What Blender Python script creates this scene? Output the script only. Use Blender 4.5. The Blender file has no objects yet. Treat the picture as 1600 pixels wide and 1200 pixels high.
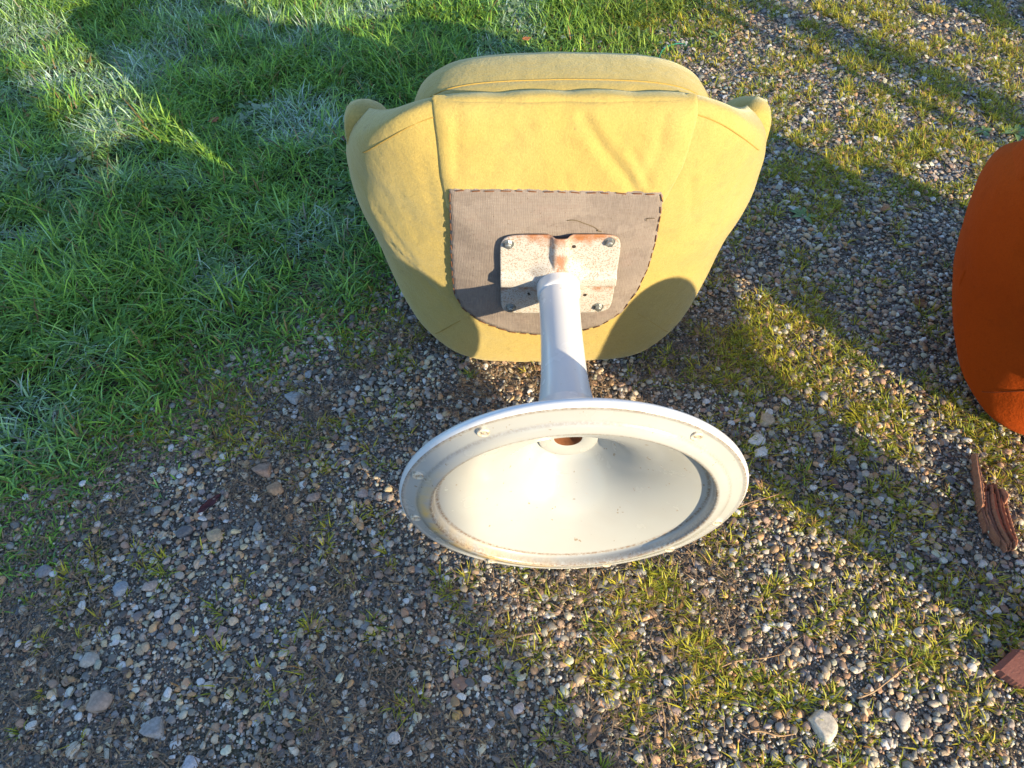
import bpy, bmesh, math
import numpy as np
from mathutils import Vector, Matrix, Quaternion
R = math.radians
sc = bpy.context.scene
col = sc.collection
rng = np.random.default_rng(7)

# ------------------------------------------------------------------ camera, sky, sun, exposure
PITCH, FPX, CAMH = 51.4, 1186.0, 1.20
cam_d = bpy.data.cameras.new('camera'); cam = bpy.data.objects.new('camera', cam_d); col.objects.link(cam)
cam.location = (0, 0, CAMH); cam.rotation_euler = (R(90 - PITCH), 0, 0)
cam_d.sensor_width = 36; cam_d.lens = 36 * FPX / 1600; cam_d.clip_start = 0.02; cam_d.clip_end = 2000
sc.camera = cam
SUN_EL, SUN_AZ = R(15.8), math.atan2(0.66, -0.75)        # towards the sun: right and behind the camera
sun_to = Vector((math.sin(SUN_AZ) * math.cos(SUN_EL), math.cos(SUN_AZ) * math.cos(SUN_EL), math.sin(SUN_EL)))
world = bpy.data.worlds.new('World'); sc.world = world; world.use_nodes = True
wn = world.node_tree.nodes; wl = world.node_tree.links
sky = wn.new('ShaderNodeTexSky'); sky.sky_type = 'NISHITA'; sky.sun_disc = False
sky.ozone_density = 2.5; sky.dust_density = 0.6; sky.sun_elevation = SUN_EL; sky.sun_rotation = SUN_AZ
wl.new(sky.outputs[0], wn['Background'].inputs[0]); wn['Background'].inputs[1].default_value = 0.15
sun_d = bpy.data.lights.new('sun', 'SUN'); sun_d.energy = 4.5; sun_d.angle = R(0.53); sun_d.color = (1.0, 0.79, 0.49)
sun = bpy.data.objects.new('sun', sun_d); col.objects.link(sun); sun.location = (6, -6, 6)
sun.rotation_euler = (-sun_to).to_track_quat('-Z', 'Y').to_euler()
sc.view_settings.view_transform = 'Standard'; sc.view_settings.look = 'None'
sc.view_settings.gamma = 1.0; sc.view_settings.exposure = 1.38
sc.view_settings.use_curve_mapping = False
sc.render.resolution_x = 1024; sc.render.resolution_y = 768

# ------------------------------------------------------------------ helpers
SP, CP = math.sin(R(PITCH)), math.cos(R(PITCH))
def ray(px, py):
    v = (600 - py) / FPX
    return (px - 800) / FPX, CP + v * SP, -SP + v * CP
def gnd(px, py, z=0.0):                        # photo pixel -> point on the ground at height z
    a, b, c = ray(px, py); t = (z - CAMH) / c
    return np.array((a * t, b * t, z))
def proj(P):                                    # world points -> photo pixels
    P = np.asarray(P); d = P[..., 1] * CP + (CAMH - P[..., 2]) * SP
    u = P[..., 1] * SP - (CAMH - P[..., 2]) * CP
    return 800 + P[..., 0] / d * FPX, 600 - u / d * FPX

_lat = rng.random((256, 256))
def vnoise(x, y, s, off=0):
    x = np.asarray(x) * s + 37.3 + off * 17.7; y = np.asarray(y) * s + 91.1 + off * 5.3
    xi = np.floor(x).astype(int); yi = np.floor(y).astype(int); fx = x - xi; fy = y - yi
    fx = fx * fx * (3 - 2 * fx); fy = fy * fy * (3 - 2 * fy)
    g = lambda i, j: _lat[i % 256, j % 256]
    return (g(xi, yi) * (1 - fx) + g(xi + 1, yi) * fx) * (1 - fy) + (g(xi, yi + 1) * (1 - fx) + g(xi + 1, yi + 1) * fx) * fy
def fbm(x, y, s, off=0, o=3):
    r = 0; a = 0.5; n = 0
    for k in range(o):
        r = r + a * vnoise(x, y, s * 2 ** k, off + k * 3); n += a; a *= 0.5
    return r / n
def sstep(a, b, x):
    t = np.clip((np.asarray(x) - a) / (b - a), 0, 1); return t * t * (3 - 2 * t)

def mesh_np(name, V, F, C=None, smooth=True):
    me = bpy.data.meshes.new(name); V = np.asarray(V, np.float32); F = np.asarray(F, np.int32)
    k = F.shape[1]
    me.vertices.add(len(V)); me.vertices.foreach_set('co', V.ravel())
    me.loops.add(F.size); me.loops.foreach_set('vertex_index', F.ravel())
    me.polygons.add(len(F)); me.polygons.foreach_set('loop_start', np.arange(0, F.size, k, dtype=np.int32))
    try: me.polygons.foreach_set('loop_total', np.full(len(F), k, np.int32))
    except Exception: pass
    me.update(calc_edges=True)
    me.polygons.foreach_set('use_smooth', np.full(len(F), smooth, bool))
    if C is not None:
        at = me.color_attributes.new('Col', 'FLOAT_COLOR', 'POINT')
        at.data.foreach_set('color', np.c_[C, np.ones(len(C))].astype(np.float32).ravel())
    me.validate()
    return me
def link(name, me, mat, parent=None, **props):
    o = bpy.data.objects.new(name, me); col.objects.link(o)
    if mat is not None and me is not None and not me.materials: me.materials.append(mat)
    if parent is not None: o.parent = parent
    for k, v in props.items(): o[k] = v
    return o
def empty(name, label, cat, group=None):
    o = bpy.data.objects.new(name, None); col.objects.link(o); o.empty_display_size = 0.1
    o['label'] = label; o['category'] = cat
    if group: o['group'] = group
    return o

def grid_faces(n, m, wrap=False):               # n rows, m columns
    F = []
    for i in range(n - 1):
        for j in range(m if wrap else m - 1):
            k = (j + 1) % m
            F.append((i * m + j, i * m + k, (i + 1) * m + k, (i + 1) * m + j))
    return F
def mesh_py(name, V, F, smooth=True):
    me = bpy.data.meshes.new(name); me.from_pydata([tuple(map(float, v)) for v in V], [], [tuple(int(i) for i in f) for f in F])
    bm = bmesh.new(); bm.from_mesh(me); bmesh.ops.remove_doubles(bm, verts=bm.verts, dist=1e-6)
    bmesh.ops.recalc_face_normals(bm, faces=bm.faces); bm.to_mesh(me); bm.free()
    me.polygons.foreach_set('use_smooth', np.full(len(me.polygons), smooth, bool))
    return me
def loft(name, rings, cap0=True, cap1=True, smooth=True):
    m = len(rings[0]); V = np.concatenate(rings); F = grid_faces(len(rings), m, True)
    n = len(rings)
    if cap0: F.append(tuple(range(m - 1, -1, -1)))
    if cap1: F.append(tuple(range((n - 1) * m, n * m)))
    return mesh_py(name, V, F, smooth)
def tube(name, pts, rad, seg=6):
    pts = np.asarray(pts, float); n = len(pts); rad = np.broadcast_to(np.asarray(rad, float), (n,))
    T = np.gradient(pts, axis=0); T /= np.linalg.norm(T, axis=1)[:, None] + 1e-12
    up = np.array((0.31, 0.17, 0.93)); rings = []
    for p, t, r in zip(pts, T, rad):
        a = np.cross(t, up); a /= np.linalg.norm(a); b = np.cross(t, a)
        th = np.linspace(0, 2 * np.pi, seg, endpoint=False)
        rings.append(p + r * (np.cos(th)[:, None] * a + np.sin(th)[:, None] * b))
    return loft(name, rings)
def resample(pts, n):
    pts = np.asarray(pts, float); d = np.r_[0, np.cumsum(np.linalg.norm(np.diff(pts, axis=0), axis=1))]
    t = np.linspace(0, d[-1], n); return np.stack([np.interp(t, d, pts[:, k]) for k in range(pts.shape[1])], 1)
def smooth_poly(pts, n, it=2):
    pts = np.asarray(pts, float)
    for _ in range(it):
        q = np.empty((2 * len(pts) - 2, pts.shape[1]))
        q[0::2] = 0.75 * pts[:-1] + 0.25 * pts[1:]; q[1::2] = 0.25 * pts[:-1] + 0.75 * pts[1:]
        pts = np.concatenate([pts[:1], q, pts[-1:]])
    return resample(pts, n)
def rbox(name, size, bev, seg=4, loc=(0, 0, 0)):
    bm = bmesh.new(); bmesh.ops.create_cube(bm, size=1)
    for v in bm.verts: v.co = Vector((v.co.x * size[0] + loc[0], v.co.y * size[1] + loc[1], v.co.z * size[2] + loc[2]))
    bmesh.ops.bevel(bm, geom=list(bm.edges), offset=bev, segments=seg, profile=0.5, affect='EDGES')
    me = bpy.data.meshes.new(name); bm.to_mesh(me); bm.free()
    me.polygons.foreach_set('use_smooth', np.full(len(me.polygons), True, bool)); return me

# ------------------------------------------------------------------ materials
class NT:
    def __init__(s, name):
        s.m = bpy.data.materials.new(name); s.m.use_nodes = True; s.t = s.m.node_tree; s.n = s.t.nodes; s.l = s.t.links
        s.p = s.n['Principled BSDF']
    def new(s, t, **kw):
        n = s.n.new(t)
        for k, v in kw.items():
            if hasattr(n, k): setattr(n, k, v)
            else: n.inputs[k].default_value = v
        return n
    def coord(s, out='Object', scale=None):
        c = s.new('ShaderNodeTexCoord').outputs[out]
        if scale is None: return c
        mp = s.new('ShaderNodeMapping'); mp.inputs['Scale'].default_value = scale; s.l.new(c, mp.inputs[0]); return mp.outputs[0]
    def noise(s, co, scale, detail=4, rough=0.55):
        n = s.new('ShaderNodeTexNoise'); n.inputs['Scale'].default_value = scale; n.inputs['Detail'].default_value = detail
        n.inputs['Roughness'].default_value = rough; s.l.new(co, n.inputs['Vector']); return n.outputs[0]
    def ramp(s, v, stops):
        r = s.new('ShaderNodeValToRGB'); e = r.color_ramp.elements
        while len(e) < len(stops): e.new(0.5)
        for q, (p, c) in zip(e, stops):
            q.position = p; q.color = (c, c, c, 1) if not hasattr(c, '__len__') else (*c, 1)
        s.l.new(v, r.inputs[0]); return r.outputs[0]
    def mix(s, f, a, b, bt='MIX'):
        n = s.new('ShaderNodeMix', data_type='RGBA', blend_type=bt)
        for sock, v in ((n.inputs[0], f), (n.inputs[6], a), (n.inputs[7], b)):
            if hasattr(v, 'node'): s.l.new(v, sock)
            elif hasattr(v, '__len__'): sock.default_value = (*v, 1)
            else: sock.default_value = v
        return n.outputs[2]
    def math(s, op, a, b=None, c=None):
        n = s.new('ShaderNodeMath', operation=op)
        for i, v in enumerate((a, b, c)):
            if v is None: continue
            if hasattr(v, 'node'): s.l.new(v, n.inputs[i])
            else: n.inputs[i].default_value = v
        return n.outputs[0]
    def set(s, **kw):
        for k, v in kw.items():
            k = k.replace('_', ' ')
            if hasattr(v, 'node'): s.l.new(v, s.p.inputs[k])
            elif hasattr(v, '__len__') and len(v) == 3: s.p.inputs[k].default_value = (*v, 1)
            else: s.p.inputs[k].default_value = v
    def bump(s, h, strength, dist=0.002):
        b = s.new('ShaderNodeBump'); b.inputs['Strength'].default_value = strength; b.inputs['Distance'].default_value = dist
        s.l.new(h, b.inputs['Height']); s.l.new(b.outputs[0], s.p.inputs['Normal'])

def velour(name, base, dirt, pale, sheen):
    t = NT(name); co = t.coord()
    big = t.noise(co, 6, 4); mid = t.noise(co, 38, 5, 0.65); fine = t.noise(co, 900, 2)
    c = t.mix(t.ramp(big, [(0.38, 0.0), (0.7, 0.5)]), base, pale)
    c = t.mix(t.ramp(mid, [(0.56, 0.0), (0.75, 0.34)]), c, dirt)
    spots = t.noise(t.coord(scale=(1, 1, 1.4)), 75, 2)
    c = t.mix(t.ramp(spots, [(0.73, 0.0), (0.79, 0.55)]), c, dirt)
    fz = t.noise(co, 330, 3, 0.7); c = t.mix(t.ramp(fz, [(0.36, 0.30), (0.56, 0.0)]), c, (base[0] * 0.62, base[1] * 0.6, base[2] * 0.6)); c = t.mix(t.ramp(t.noise(co, 13, 5, 0.7), [(0.52, 0.0), (0.72, 0.22)]), c, dirt)
    c = t.mix(t.ramp(fine, [(0.3, 0.14), (0.7, 0.0)]), c, (base[0] * 0.45, base[1] * 0.45, base[2] * 0.4))
    t.set(Base_Color=c, Roughness=0.95, Sheen_Weight=sheen[0], Sheen_Roughness=0.45, Sheen_Tint=sheen[1])
    t.p.inputs['Specular IOR Level'].default_value = 0.1
    h = t.math('ADD', t.math('MULTIPLY', fz, 0.55), t.math('MULTIPLY', t.noise(co, 22, 5, 0.6), 2.6))
    t.bump(h, 0.6, 0.0024); return t.m
M = {}
M['yellow'] = velour('yellow_velour', (0.365, 0.285, 0.090), (0.20, 0.16, 0.075), (0.385, 0.315, 0.125), (0.40, (0.9, 0.92, 0.75)))
M['orange'] = velour('orange_velour', (0.36, 0.054, 0.004), (0.22, 0.034, 0.004), (0.40, 0.062, 0.004), (0.06, (0.9, 0.4, 0.2)))
def seam_mat(name, c):
    t = NT(name); t.set(Base_Color=t.mix(t.noise(t.coord(), 200, 2), c, (c[0] * 0.6, c[1] * 0.6, c[2] * 0.6)), Roughness=0.95); return t.m
M['yellow_seam'] = seam_mat('yellow_seam_thread', (0.40, 0.27, 0.06)); M['orange_seam'] = seam_mat('orange_seam_thread', (0.24, 0.045, 0.006))

t = NT('linen_lining'); co = t.coord()
wx = t.new('ShaderNodeTexWave', wave_type='BANDS', bands_direction='X'); wz = t.new('ShaderNodeTexWave', wave_type='BANDS', bands_direction='Z')
for w in (wx, wz):
    w.inputs['Scale'].default_value = 110; w.inputs['Distortion'].default_value = 3.0; w.inputs['Detail'].default_value = 2; t.l.new(co, w.inputs[0])
weave = t.math('MULTIPLY', wx.outputs[1], wz.outputs[1])
c = t.mix(t.ramp(t.noise(co, 9, 5), [(0.35, 0.0), (0.68, 1.0)]), (0.25, 0.225, 0.21), (0.185, 0.17, 0.168))
c = t.mix(t.ramp(t.noise(t.coord(scale=(1, 1, 2.2)), 14, 5, 0.7), [(0.55, 0.0), (0.72, 0.6)]), c, (0.225, 0.165, 0.155))
c = t.mix(t.ramp(weave, [(0.1, 0.5), (0.55, 0.0)]), c, (0.17, 0.13, 0.11))
c = t.mix(t.ramp(t.noise(co, 240, 2), [(0.66, 0.0), (0.72, 0.7)]), c, (0.10, 0.06, 0.04)); c = t.mix(t.ramp(t.noise(t.coord(scale=(1, 1, 1.6)), 7, 6, 0.7), [(0.48, 0.0), (0.53, 0.45), (0.62, 0.2)]), c, (0.12, 0.10, 0.095)); c = t.mix(t.ramp(t.noise(t.coord(scale=(0.15, 1, 1)), 420, 2), [(0.4, 0.20), (0.6, 0.0)]), c, (0.14, 0.115, 0.10)); c = t.mix(t.ramp(t.noise(t.coord(scale=(1, 1, 0.15)), 420, 2), [(0.4, 0.14), (0.6, 0.0)]), c, (0.34, 0.30, 0.27))
t.set(Base_Color=c, Roughness=0.95); t.p.inputs['Specular IOR Level'].default_value = 0.15; t.bump(weave, 0.5, 0.001); M['linen'] = t.m

def rough_metal(name, c0, c1, rough, metal):
    t = NT(name); n = t.noise(t.coord(), 160, 5, 0.7); t.set(Base_Color=t.mix(n, c0, c1), Roughness=rough, Metallic=metal); t.bump(n, 0.35, 0.001); return t.m
M['staple'] = rough_metal('rusty_staple', (0.20, 0.075, 0.025), (0.07, 0.03, 0.015), 0.8, 0.1)
M['bolt'] = rough_metal('zinc_bolt', (0.42, 0.45, 0.45), (0.30, 0.32, 0.33), 0.38, 0.85)
M['rust'] = rough_metal('rust', (0.22, 0.085, 0.03), (0.10, 0.035, 0.015), 0.9, 0.0)
M['hole_shade'] = rough_metal('hole_shade', (0.03, 0.02, 0.015), (0.015, 0.01, 0.01), 0.9, 0.0)
M['thread'] = rough_metal('loose_thread_fibre', (0.12, 0.09, 0.05), (0.07, 0.05, 0.03), 0.9, 0.0)

# white plate peppered with rust
t = NT('rust_speckled_paint'); co = t.coord()
sx = t.new('ShaderNodeSeparateXYZ'); t.l.new(co, sx.inputs[0])
fine = t.noise(co, 420, 3, 0.7); speck = t.ramp(fine, [(0.525, 0.0), (0.58, 1.0)])
hz = t.math('SUBTRACT', sx.outputs[2], 0.246)
top = t.ramp(t.math('ADD', hz, t.math('MULTIPLY', t.math('SUBTRACT', t.noise(co, 45, 4), 0.5), 0.07)), [(0.090, 0.0), (0.118, 1.0)])
ax = t.math('ABSOLUTE', sx.outputs[0])
crev = t.math('MULTIPLY', t.ramp(ax, [(0.004, 1.0), (0.018, 0.0)]), t.ramp(t.noise(co, 70, 4), [(0.42, 0.0), (0.6, 0.8)]))
crev2 = t.math('MULTIPLY', t.ramp(t.math('ABSOLUTE', t.math('ADD', hz, 0.014)), [(0.002, 1.0), (0.012, 0.0)]), t.ramp(t.noise(co, 60, 4), [(0.4, 0.0), (0.6, 0.85)]))
c = t.mix(t.noise(co, 25, 3), (0.40, 0.405, 0.405), (0.36, 0.355, 0.345))
c = t.mix(t.math('MULTIPLY', speck, 0.85), c, (0.22, 0.15, 0.10))
blot = t.ramp(t.noise(t.coord(scale=(1.6, 1, 0.8)), 34, 6, 0.75), [(0.66, 0.0), (0.76, 0.7)]); r_ = t.math('MAXIMUM', t.math('MAXIMUM', t.math('MULTIPLY', top, 0.95), blot), t.math('MAXIMUM', crev, crev2))
c = t.mix(r_, c, t.mix(t.noise(co, 120, 4), (0.34, 0.13, 0.035), (0.17, 0.06, 0.02)))
t.set(Base_Color=c, Roughness=0.5); t.bump(fine, 0.25, 0.001); M['plate'] = t.m

# enamel of the pedestal, dirt collected on rim and in the groove (r = distance from the axis)
def enamel(name, base, worn, ring_dirt):
    t = NT(name); co = t.coord(); sx = t.new('ShaderNodeSeparateXYZ'); t.l.new(co, sx.inputs[0])
    z = t.math('SUBTRACT', sx.outputs[2], 0.246)
    r = t.math('SQRT', t.math('ADD', t.math('MULTIPLY', sx.outputs[0], sx.outputs[0]), t.math('MULTIPLY', z, z)))
    c = t.mix(t.ramp(t.noise(co, 7, 4), [(0.4, 0.0), (0.7, 1.0)]), base, worn)
    if ring_dirt:
        n = t.noise(co, 260, 3, 0.7); n2 = t.noise(co, 30, 4)
        g = t.ramp(t.math('ABSOLUTE', t.math('SUBTRACT', r, 0.2003)), [(0.0006, 0.9), (0.0021, 0.0)])
        o = t.ramp(t.math('ABSOLUTE', t.math('SUBTRACT', r, 0.2415)), [(0.0006, 0.9), (0.0032, 0.0)])
        g = t.math('MAXIMUM', g, t.ramp(t.math('ABSOLUTE', t.math('SUBTRACT', r, 0.1925)), [(0.0005, 1.0), (0.0019, 0.0)])); g = t.math('MAXIMUM', g, t.ramp(t.math('ABSOLUTE', t.math('SUBTRACT', r, 0.2192)), [(0.0002, 0.35), (0.0007, 0.0)]))
        d = t.math('MULTIPLY', t.math('MAXIMUM', g, t.math('MULTIPLY', o, 0.8)), t.ramp(n, [(0.34, 0.0), (0.6, 1.0)]))
        ang = t.ramp(t.math('ADD', t.math('MULTIPLY', sx.outputs[0], -1.0), t.math('MULTIPLY', z, -0.6)), [(0.08, 0.0), (0.22, 1.0)])
        st = t.math('MULTIPLY', t.math('MULTIPLY', t.ramp(t.math('ABSOLUTE', t.math('SUBTRACT', r, 0.209)), [(0.002, 0.95), (0.016, 0.0)]), t.ramp(n2, [(0.35, 0.0), (0.62, 1.0)])), ang)
        c = t.mix(st, c, (0.62, 0.42, 0.14))
        c = t.mix(d, c, (0.16, 0.10, 0.06))
        sp = t.noise(t.coord(scale=(1, 1, 0.8)), 95, 2)
        c = t.mix(t.ramp(sp, [(0.705, 0.0), (0.735, 0.85)]), c, (0.22, 0.17, 0.12))
        scr = t.noise(t.coord(scale=(1, 1, 7)), 60, 2)
        c = t.mix(t.ramp(scr, [(0.69, 0.0), (0.73, 0.45)]), c, (0.36, 0.31, 0.26))
    else:
        sp = t.noise(co, 170, 2)
        c = t.mix(t.ramp(sp, [(0.72, 0.0), (0.76, 0.55)]), c, (0.35, 0.30, 0.25))
    t.set(Base_Color=c, Roughness=t.ramp(t.noise(co, 18, 4), [(0.3, 0.16), (0.7, 0.30)]), Coat_Weight=0.12, Coat_Roughness=0.15)
    t.bump(t.noise(co, 35, 3), 0.06, 0.001); return t.m
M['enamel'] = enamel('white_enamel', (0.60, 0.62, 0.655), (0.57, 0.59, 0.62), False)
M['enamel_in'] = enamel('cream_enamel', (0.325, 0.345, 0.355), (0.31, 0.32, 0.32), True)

t = NT('dirty_cream_enamel'); n = t.noise(t.coord(), 160, 4, 0.7); t.set(Base_Color=t.mix(t.ramp(n, [(0.42, 0.0), (0.62, 1.0)]), (0.52, 0.49, 0.42), (0.26, 0.20, 0.14)), Roughness=0.45); M['boss'] = t.m

def vcol(name, rough, transl=0.0, spec=0.3, bump=None):
    t = NT(name); a = t.new('ShaderNodeVertexColor', layer_name='Col'); c = a.outputs[0]
    t.set(Base_Color=c, Roughness=rough); t.p.inputs['Specular IOR Level'].default_value = spec
    if bump:
        n = t.noise(t.coord(), bump, 4, 0.65); t.l.new(t.mix(t.ramp(n, [(0.3, 0.35), (0.7, 0.0)]), c, (0.05, 0.045, 0.04)), t.p.inputs['Base Color']); t.bump(n, 0.5, 0.0012)
    if transl:
        tr = t.new('ShaderNodeBsdfTranslucent'); t.l.new(c, tr.inputs[0]); mx = t.new('ShaderNodeMixShader'); mx.inputs[0].default_value = transl
        t.l.new(t.p.outputs[0], mx.inputs[1]); t.l.new(tr.outputs[0], mx.inputs[2]); t.l.new(mx.outputs[0], t.n['Material Output'].inputs[0])
    return t.m
M['stone'] = vcol('gravel_stone', 0.7, 0, 0.35, 260)
M['grass'] = vcol('grass_blade', 0.55, 0.35, 0.3)
M['litter'] = vcol('dead_litter', 0.85, 0.0, 0.15)
def objcol(name, rough, nscale, dark, spec=0.3, stretch=(1, 1, 1)):
    t = NT(name); oi = t.new('ShaderNodeObjectInfo'); co = t.coord(scale=stretch)
    n = t.noise(co, nscale, 5, 0.65); c = t.mix(t.ramp(n, [(0.35, 0.55), (0.65, 0.0)]), oi.outputs['Color'], t.mix(dark, oi.outputs['Color'], (0.03, 0.025, 0.02)))
    t.set(Base_Color=c, Roughness=rough); t.p.inputs['Specular IOR Level'].default_value = spec; t.bump(n, 0.4, 0.0015); return t.m
M['pebble'] = objcol('pebble_stone', 0.65, 3.5, 0.75)
M['leaf'] = objcol('dry_leaf', 0.8, 60, 0.6)
M['twig'] = objcol('dry_twig', 0.85, 120, 0.6)
t = NT('soil'); co = t.coord(); n = t.noise(co, 9, 6, 0.65)
def cells(scale):
    v = t.new('ShaderNodeTexVoronoi'); v.inputs['Scale'].default_value = scale; t.l.new(co, v.inputs['Vector']); return v
v1 = cells(230); v2 = cells(420); sp_ = t.new('ShaderNodeSeparateColor'); t.l.new(v1.outputs['Color'], sp_.inputs[0]); sp2 = t.new('ShaderNodeSeparateColor'); t.l.new(v2.outputs['Color'], sp2.inputs[0])
grit = [(0.0, (0.05, 0.045, 0.04)), (0.3, (0.12, 0.115, 0.11)), (0.5, (0.21, 0.17, 0.13)), (0.65, (0.15, 0.152, 0.158)), (0.8, (0.26, 0.20, 0.15)), (0.95, (0.38, 0.35, 0.31))]
c1 = t.ramp(sp_.outputs[0], grit); c2 = t.ramp(sp2.outputs[1], grit); c = t.mix(t.ramp(sp_.outputs[2], [(0.49, 0.0), (0.51, 1.0)]), c1, c2)
earth = t.mix(t.noise(co, 60, 5, 0.7), (0.075, 0.06, 0.045), (0.15, 0.12, 0.09))
c = t.mix(t.ramp(n, [(0.50, 0.15), (0.62, 0.75)]), c, earth)
c = t.mix(t.ramp(t.noise(co, 6, 5), [(0.52, 0.0), (0.66, 0.55)]), c, (0.065, 0.068, 0.02))
la = t.new('ShaderNodeVertexColor', layer_name='Col'); c = t.mix(la.outputs[0], c, t.mix(t.noise(co, 40, 4), (0.028, 0.026, 0.014), (0.06, 0.055, 0.03)))
t.set(Base_Color=c, Roughness=0.95); h = t.math('ADD', v1.outputs['Distance'], t.math('MULTIPLY', v2.outputs['Distance'], 0.5)); t.bump(t.math('MULTIPLY', h, -1.0), 0.9, 0.004); M['soil'] = t.m

# ------------------------------------------------------------------ ground sheet
lawn_px = [(-260, 900), (-60, 860), (40, 790), (140, 700), (250, 640), (350, 575), (430, 520), (540, 455), (610, 390), (720, 250), (860, 130), (1000, 75), (1085, 0)]
lawn_edge = np.array([gnd(*p)[:2] for p in lawn_px])
ea = lawn_edge[0] - (lawn_edge[1] - lawn_edge[0]) / np.linalg.norm(lawn_edge[1] - lawn_edge[0]) * 3
eb = lawn_edge[-1] + np.array((0.35, 0.94)) * 40
lawn_edge = np.concatenate([[ea], lawn_edge, [eb]])
def lawn_dist(x, y):                            # signed metres inside the lawn (positive = lawn)
    P = np.stack([np.asarray(x, float), np.asarray(y, float)], -1); best = np.full(P.shape[:-1], 1e9); sgn = np.ones(P.shape[:-1])
    for a, b in zip(lawn_edge[:-1], lawn_edge[1:]):
        ab = b - a; t_ = np.clip(((P - a) @ ab) / (ab @ ab), 0, 1); d = P - (a + t_[..., None] * ab); dd = np.hypot(d[..., 0], d[..., 1])
        cr = ab[0] * (P[..., 1] - a[1]) - ab[1] * (P[..., 0] - a[0]); up = dd < best
        sgn = np.where(up, np.sign(cr), sgn); best = np.where(up, dd, best)
    return sgn * best
def gz(x, y):                                   # height of the soil
    x = np.asarray(x, float); y = np.asarray(y, float); near = np.exp(-((x) ** 2 + (y - 1.2) ** 2) / 30)
    h = (fbm(x, y, 3.0, 2) - 0.5) * 0.012 - 0.007
    ld = lawn_dist(x, y)
    h = h + sstep(0.0, 0.25, ld) * (0.012 + (fbm(x, y, 7, 9) - 0.5) * 0.03)
    return h * (0.15 + 0.85 * near)
ax_ = np.unique(np.r_[-400, -150, -60, -25, -12, -6, -4, np.arange(-3, 3.001, 0.06), 4, 6, 12, 25, 60, 150, 400])
ay_ = np.unique(np.r_[-400, -150, -60, -25, -12, -6, -3, -1.5, np.arange(-0.8, 4.501, 0.06), 6, 9, 14, 25, 60, 150, 400])
gx, gy = np.meshgrid(ax_, ay_); V = np.stack([gx.ravel(), gy.ravel(), gz(gx.ravel(), gy.ravel())], 1)
ground = link('ground', mesh_np('ground', V, grid_faces(len(ay_), len(ax_)), np.repeat(sstep(0.0, 0.18, lawn_dist(V[:, 0], V[:, 1]) + 0.03)[:, None], 3, 1)), M['soil'], kind='structure')

# ------------------------------------------------------------------ the overturned chair
AXZ, L = 0.246, 0.446; SHZ = AXZ - 0.018          # axis height, rim plane to underside
CEN = np.array((0.0, 0.04))
half = [(0, -0.252), (0.10, -0.250), (0.200, -0.238), (0.272, -0.194), (0.328, -0.115), (0.360, -0.02), (0.380, 0.07), (0.377, 0.14), (0.345, 0.215), (0.294, 0.278), (0.242, 0.322), (0.19, 0.341), (0.10, 0.345), (0, 0.347)]
op = np.array(half + [(-x, z) for x, z in half[::-1][1:-1]]) - CEN
oth = np.arctan2(op[:, 1], op[:, 0]); orr = np.hypot(op[:, 0], op[:, 1]); o_ = np.argsort(oth); oth, orr = oth[o_], orr[o_]
oth3 = np.r_[oth - 2 * np.pi, oth, oth + 2 * np.pi]; orr3 = np.tile(orr, 3)
_fine = np.linspace(-np.pi * 2, np.pi * 2, 1441); _fr = np.interp(_fine, oth3, orr3)
_k = np.hanning(15); _k /= _k.sum(); _fr = np.convolve(_fr, _k, 'same')
def Orad(th): return np.interp(np.mod(th + np.pi, 2 * np.pi) - np.pi, _fine, _fr)
def depth(th):
    s = np.sin(th); up = sstep(0.15, 0.78, s); dn = sstep(0.2, 0.95, -s)
    return 0.235 * (1 - up) * (1 - dn) + 0.045 * up + 0.022 * dn
def shell_y(x, z):                                # x, z relative to the axis -> depth behind the underside plane
    dx = np.asarray(x, float) - CEN[0]; dz = np.asarray(z, float) - CEN[1]; th = np.arctan2(dz, dx)
    r = np.clip(np.hypot(dx, dz) / Orad(th), 0, 1); p = 2.2
    return depth(th) * (1 - np.maximum(1 - r ** p, 0) ** (1 / p))
def on_shell(x, z, off=0.0):
    return np.stack([np.asarray(x, float), L + shell_y(x, z) - off, SHZ + np.asarray(z, float)], -1)
def plane_pt(px, py, ax0=0.084, Y=0.995):         # photo pixel -> (x, z) relative to the axis on the underside plane
    a, b, c = ray(px, py); t_ = Y / b; return a * t_ - ax0, CAMH + c * t_ - AXZ

def shell_px(px, py):
    Y = 0.985
    for _ in range(14):
        x, z = plane_pt(px, py, Y=Y); Y = 0.6 * Y + 0.4 * (0.99 + float(shell_y(x, z)))
    z += 0.005; d = np.array((x, z)) - CEN; th = math.atan2(d[1], d[0]); r = np.hypot(*d); d *= min(1, 0.955 * float(Orad(th)) / r)
    return CEN[0] + d[0], CEN[1] + d[1]
def seg_dist(x, z, pts):
    best = np.full(np.shape(x), 9.0)
    for a, b in zip(pts[:-1], pts[1:]):
        a = np.array(a); b = np.array(b); ab = b - a; t_ = np.clip(((x - a[0]) * ab[0] + (z - a[1]) * ab[1]) / (ab @ ab), 0, 1)
        best = np.minimum(best, np.hypot(x - a[0] - t_ * ab[0], z - a[1] - t_ * ab[1]))
    return best
def crease(x, z, pts, depth_, w):
    d = seg_dist(x, z, pts); return -depth_ * np.exp(-(d / w) ** 2) + 0.6 * depth_ * np.exp(-((d - 2.0 * w) / (1.3 * w)) ** 2)

def lathe(name, prof, seg=96, cap0=False, cap1=False):   # prof: (radius, y) around the chair axis
    th = np.linspace(0, 2 * np.pi, seg, endpoint=False); rings = []
    for r, y in prof: rings.append(np.stack([r * np.cos(th), np.full(seg, y), AXZ + r * np.sin(th)], 1))
    return loft(name, rings, cap0, cap1)

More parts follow.
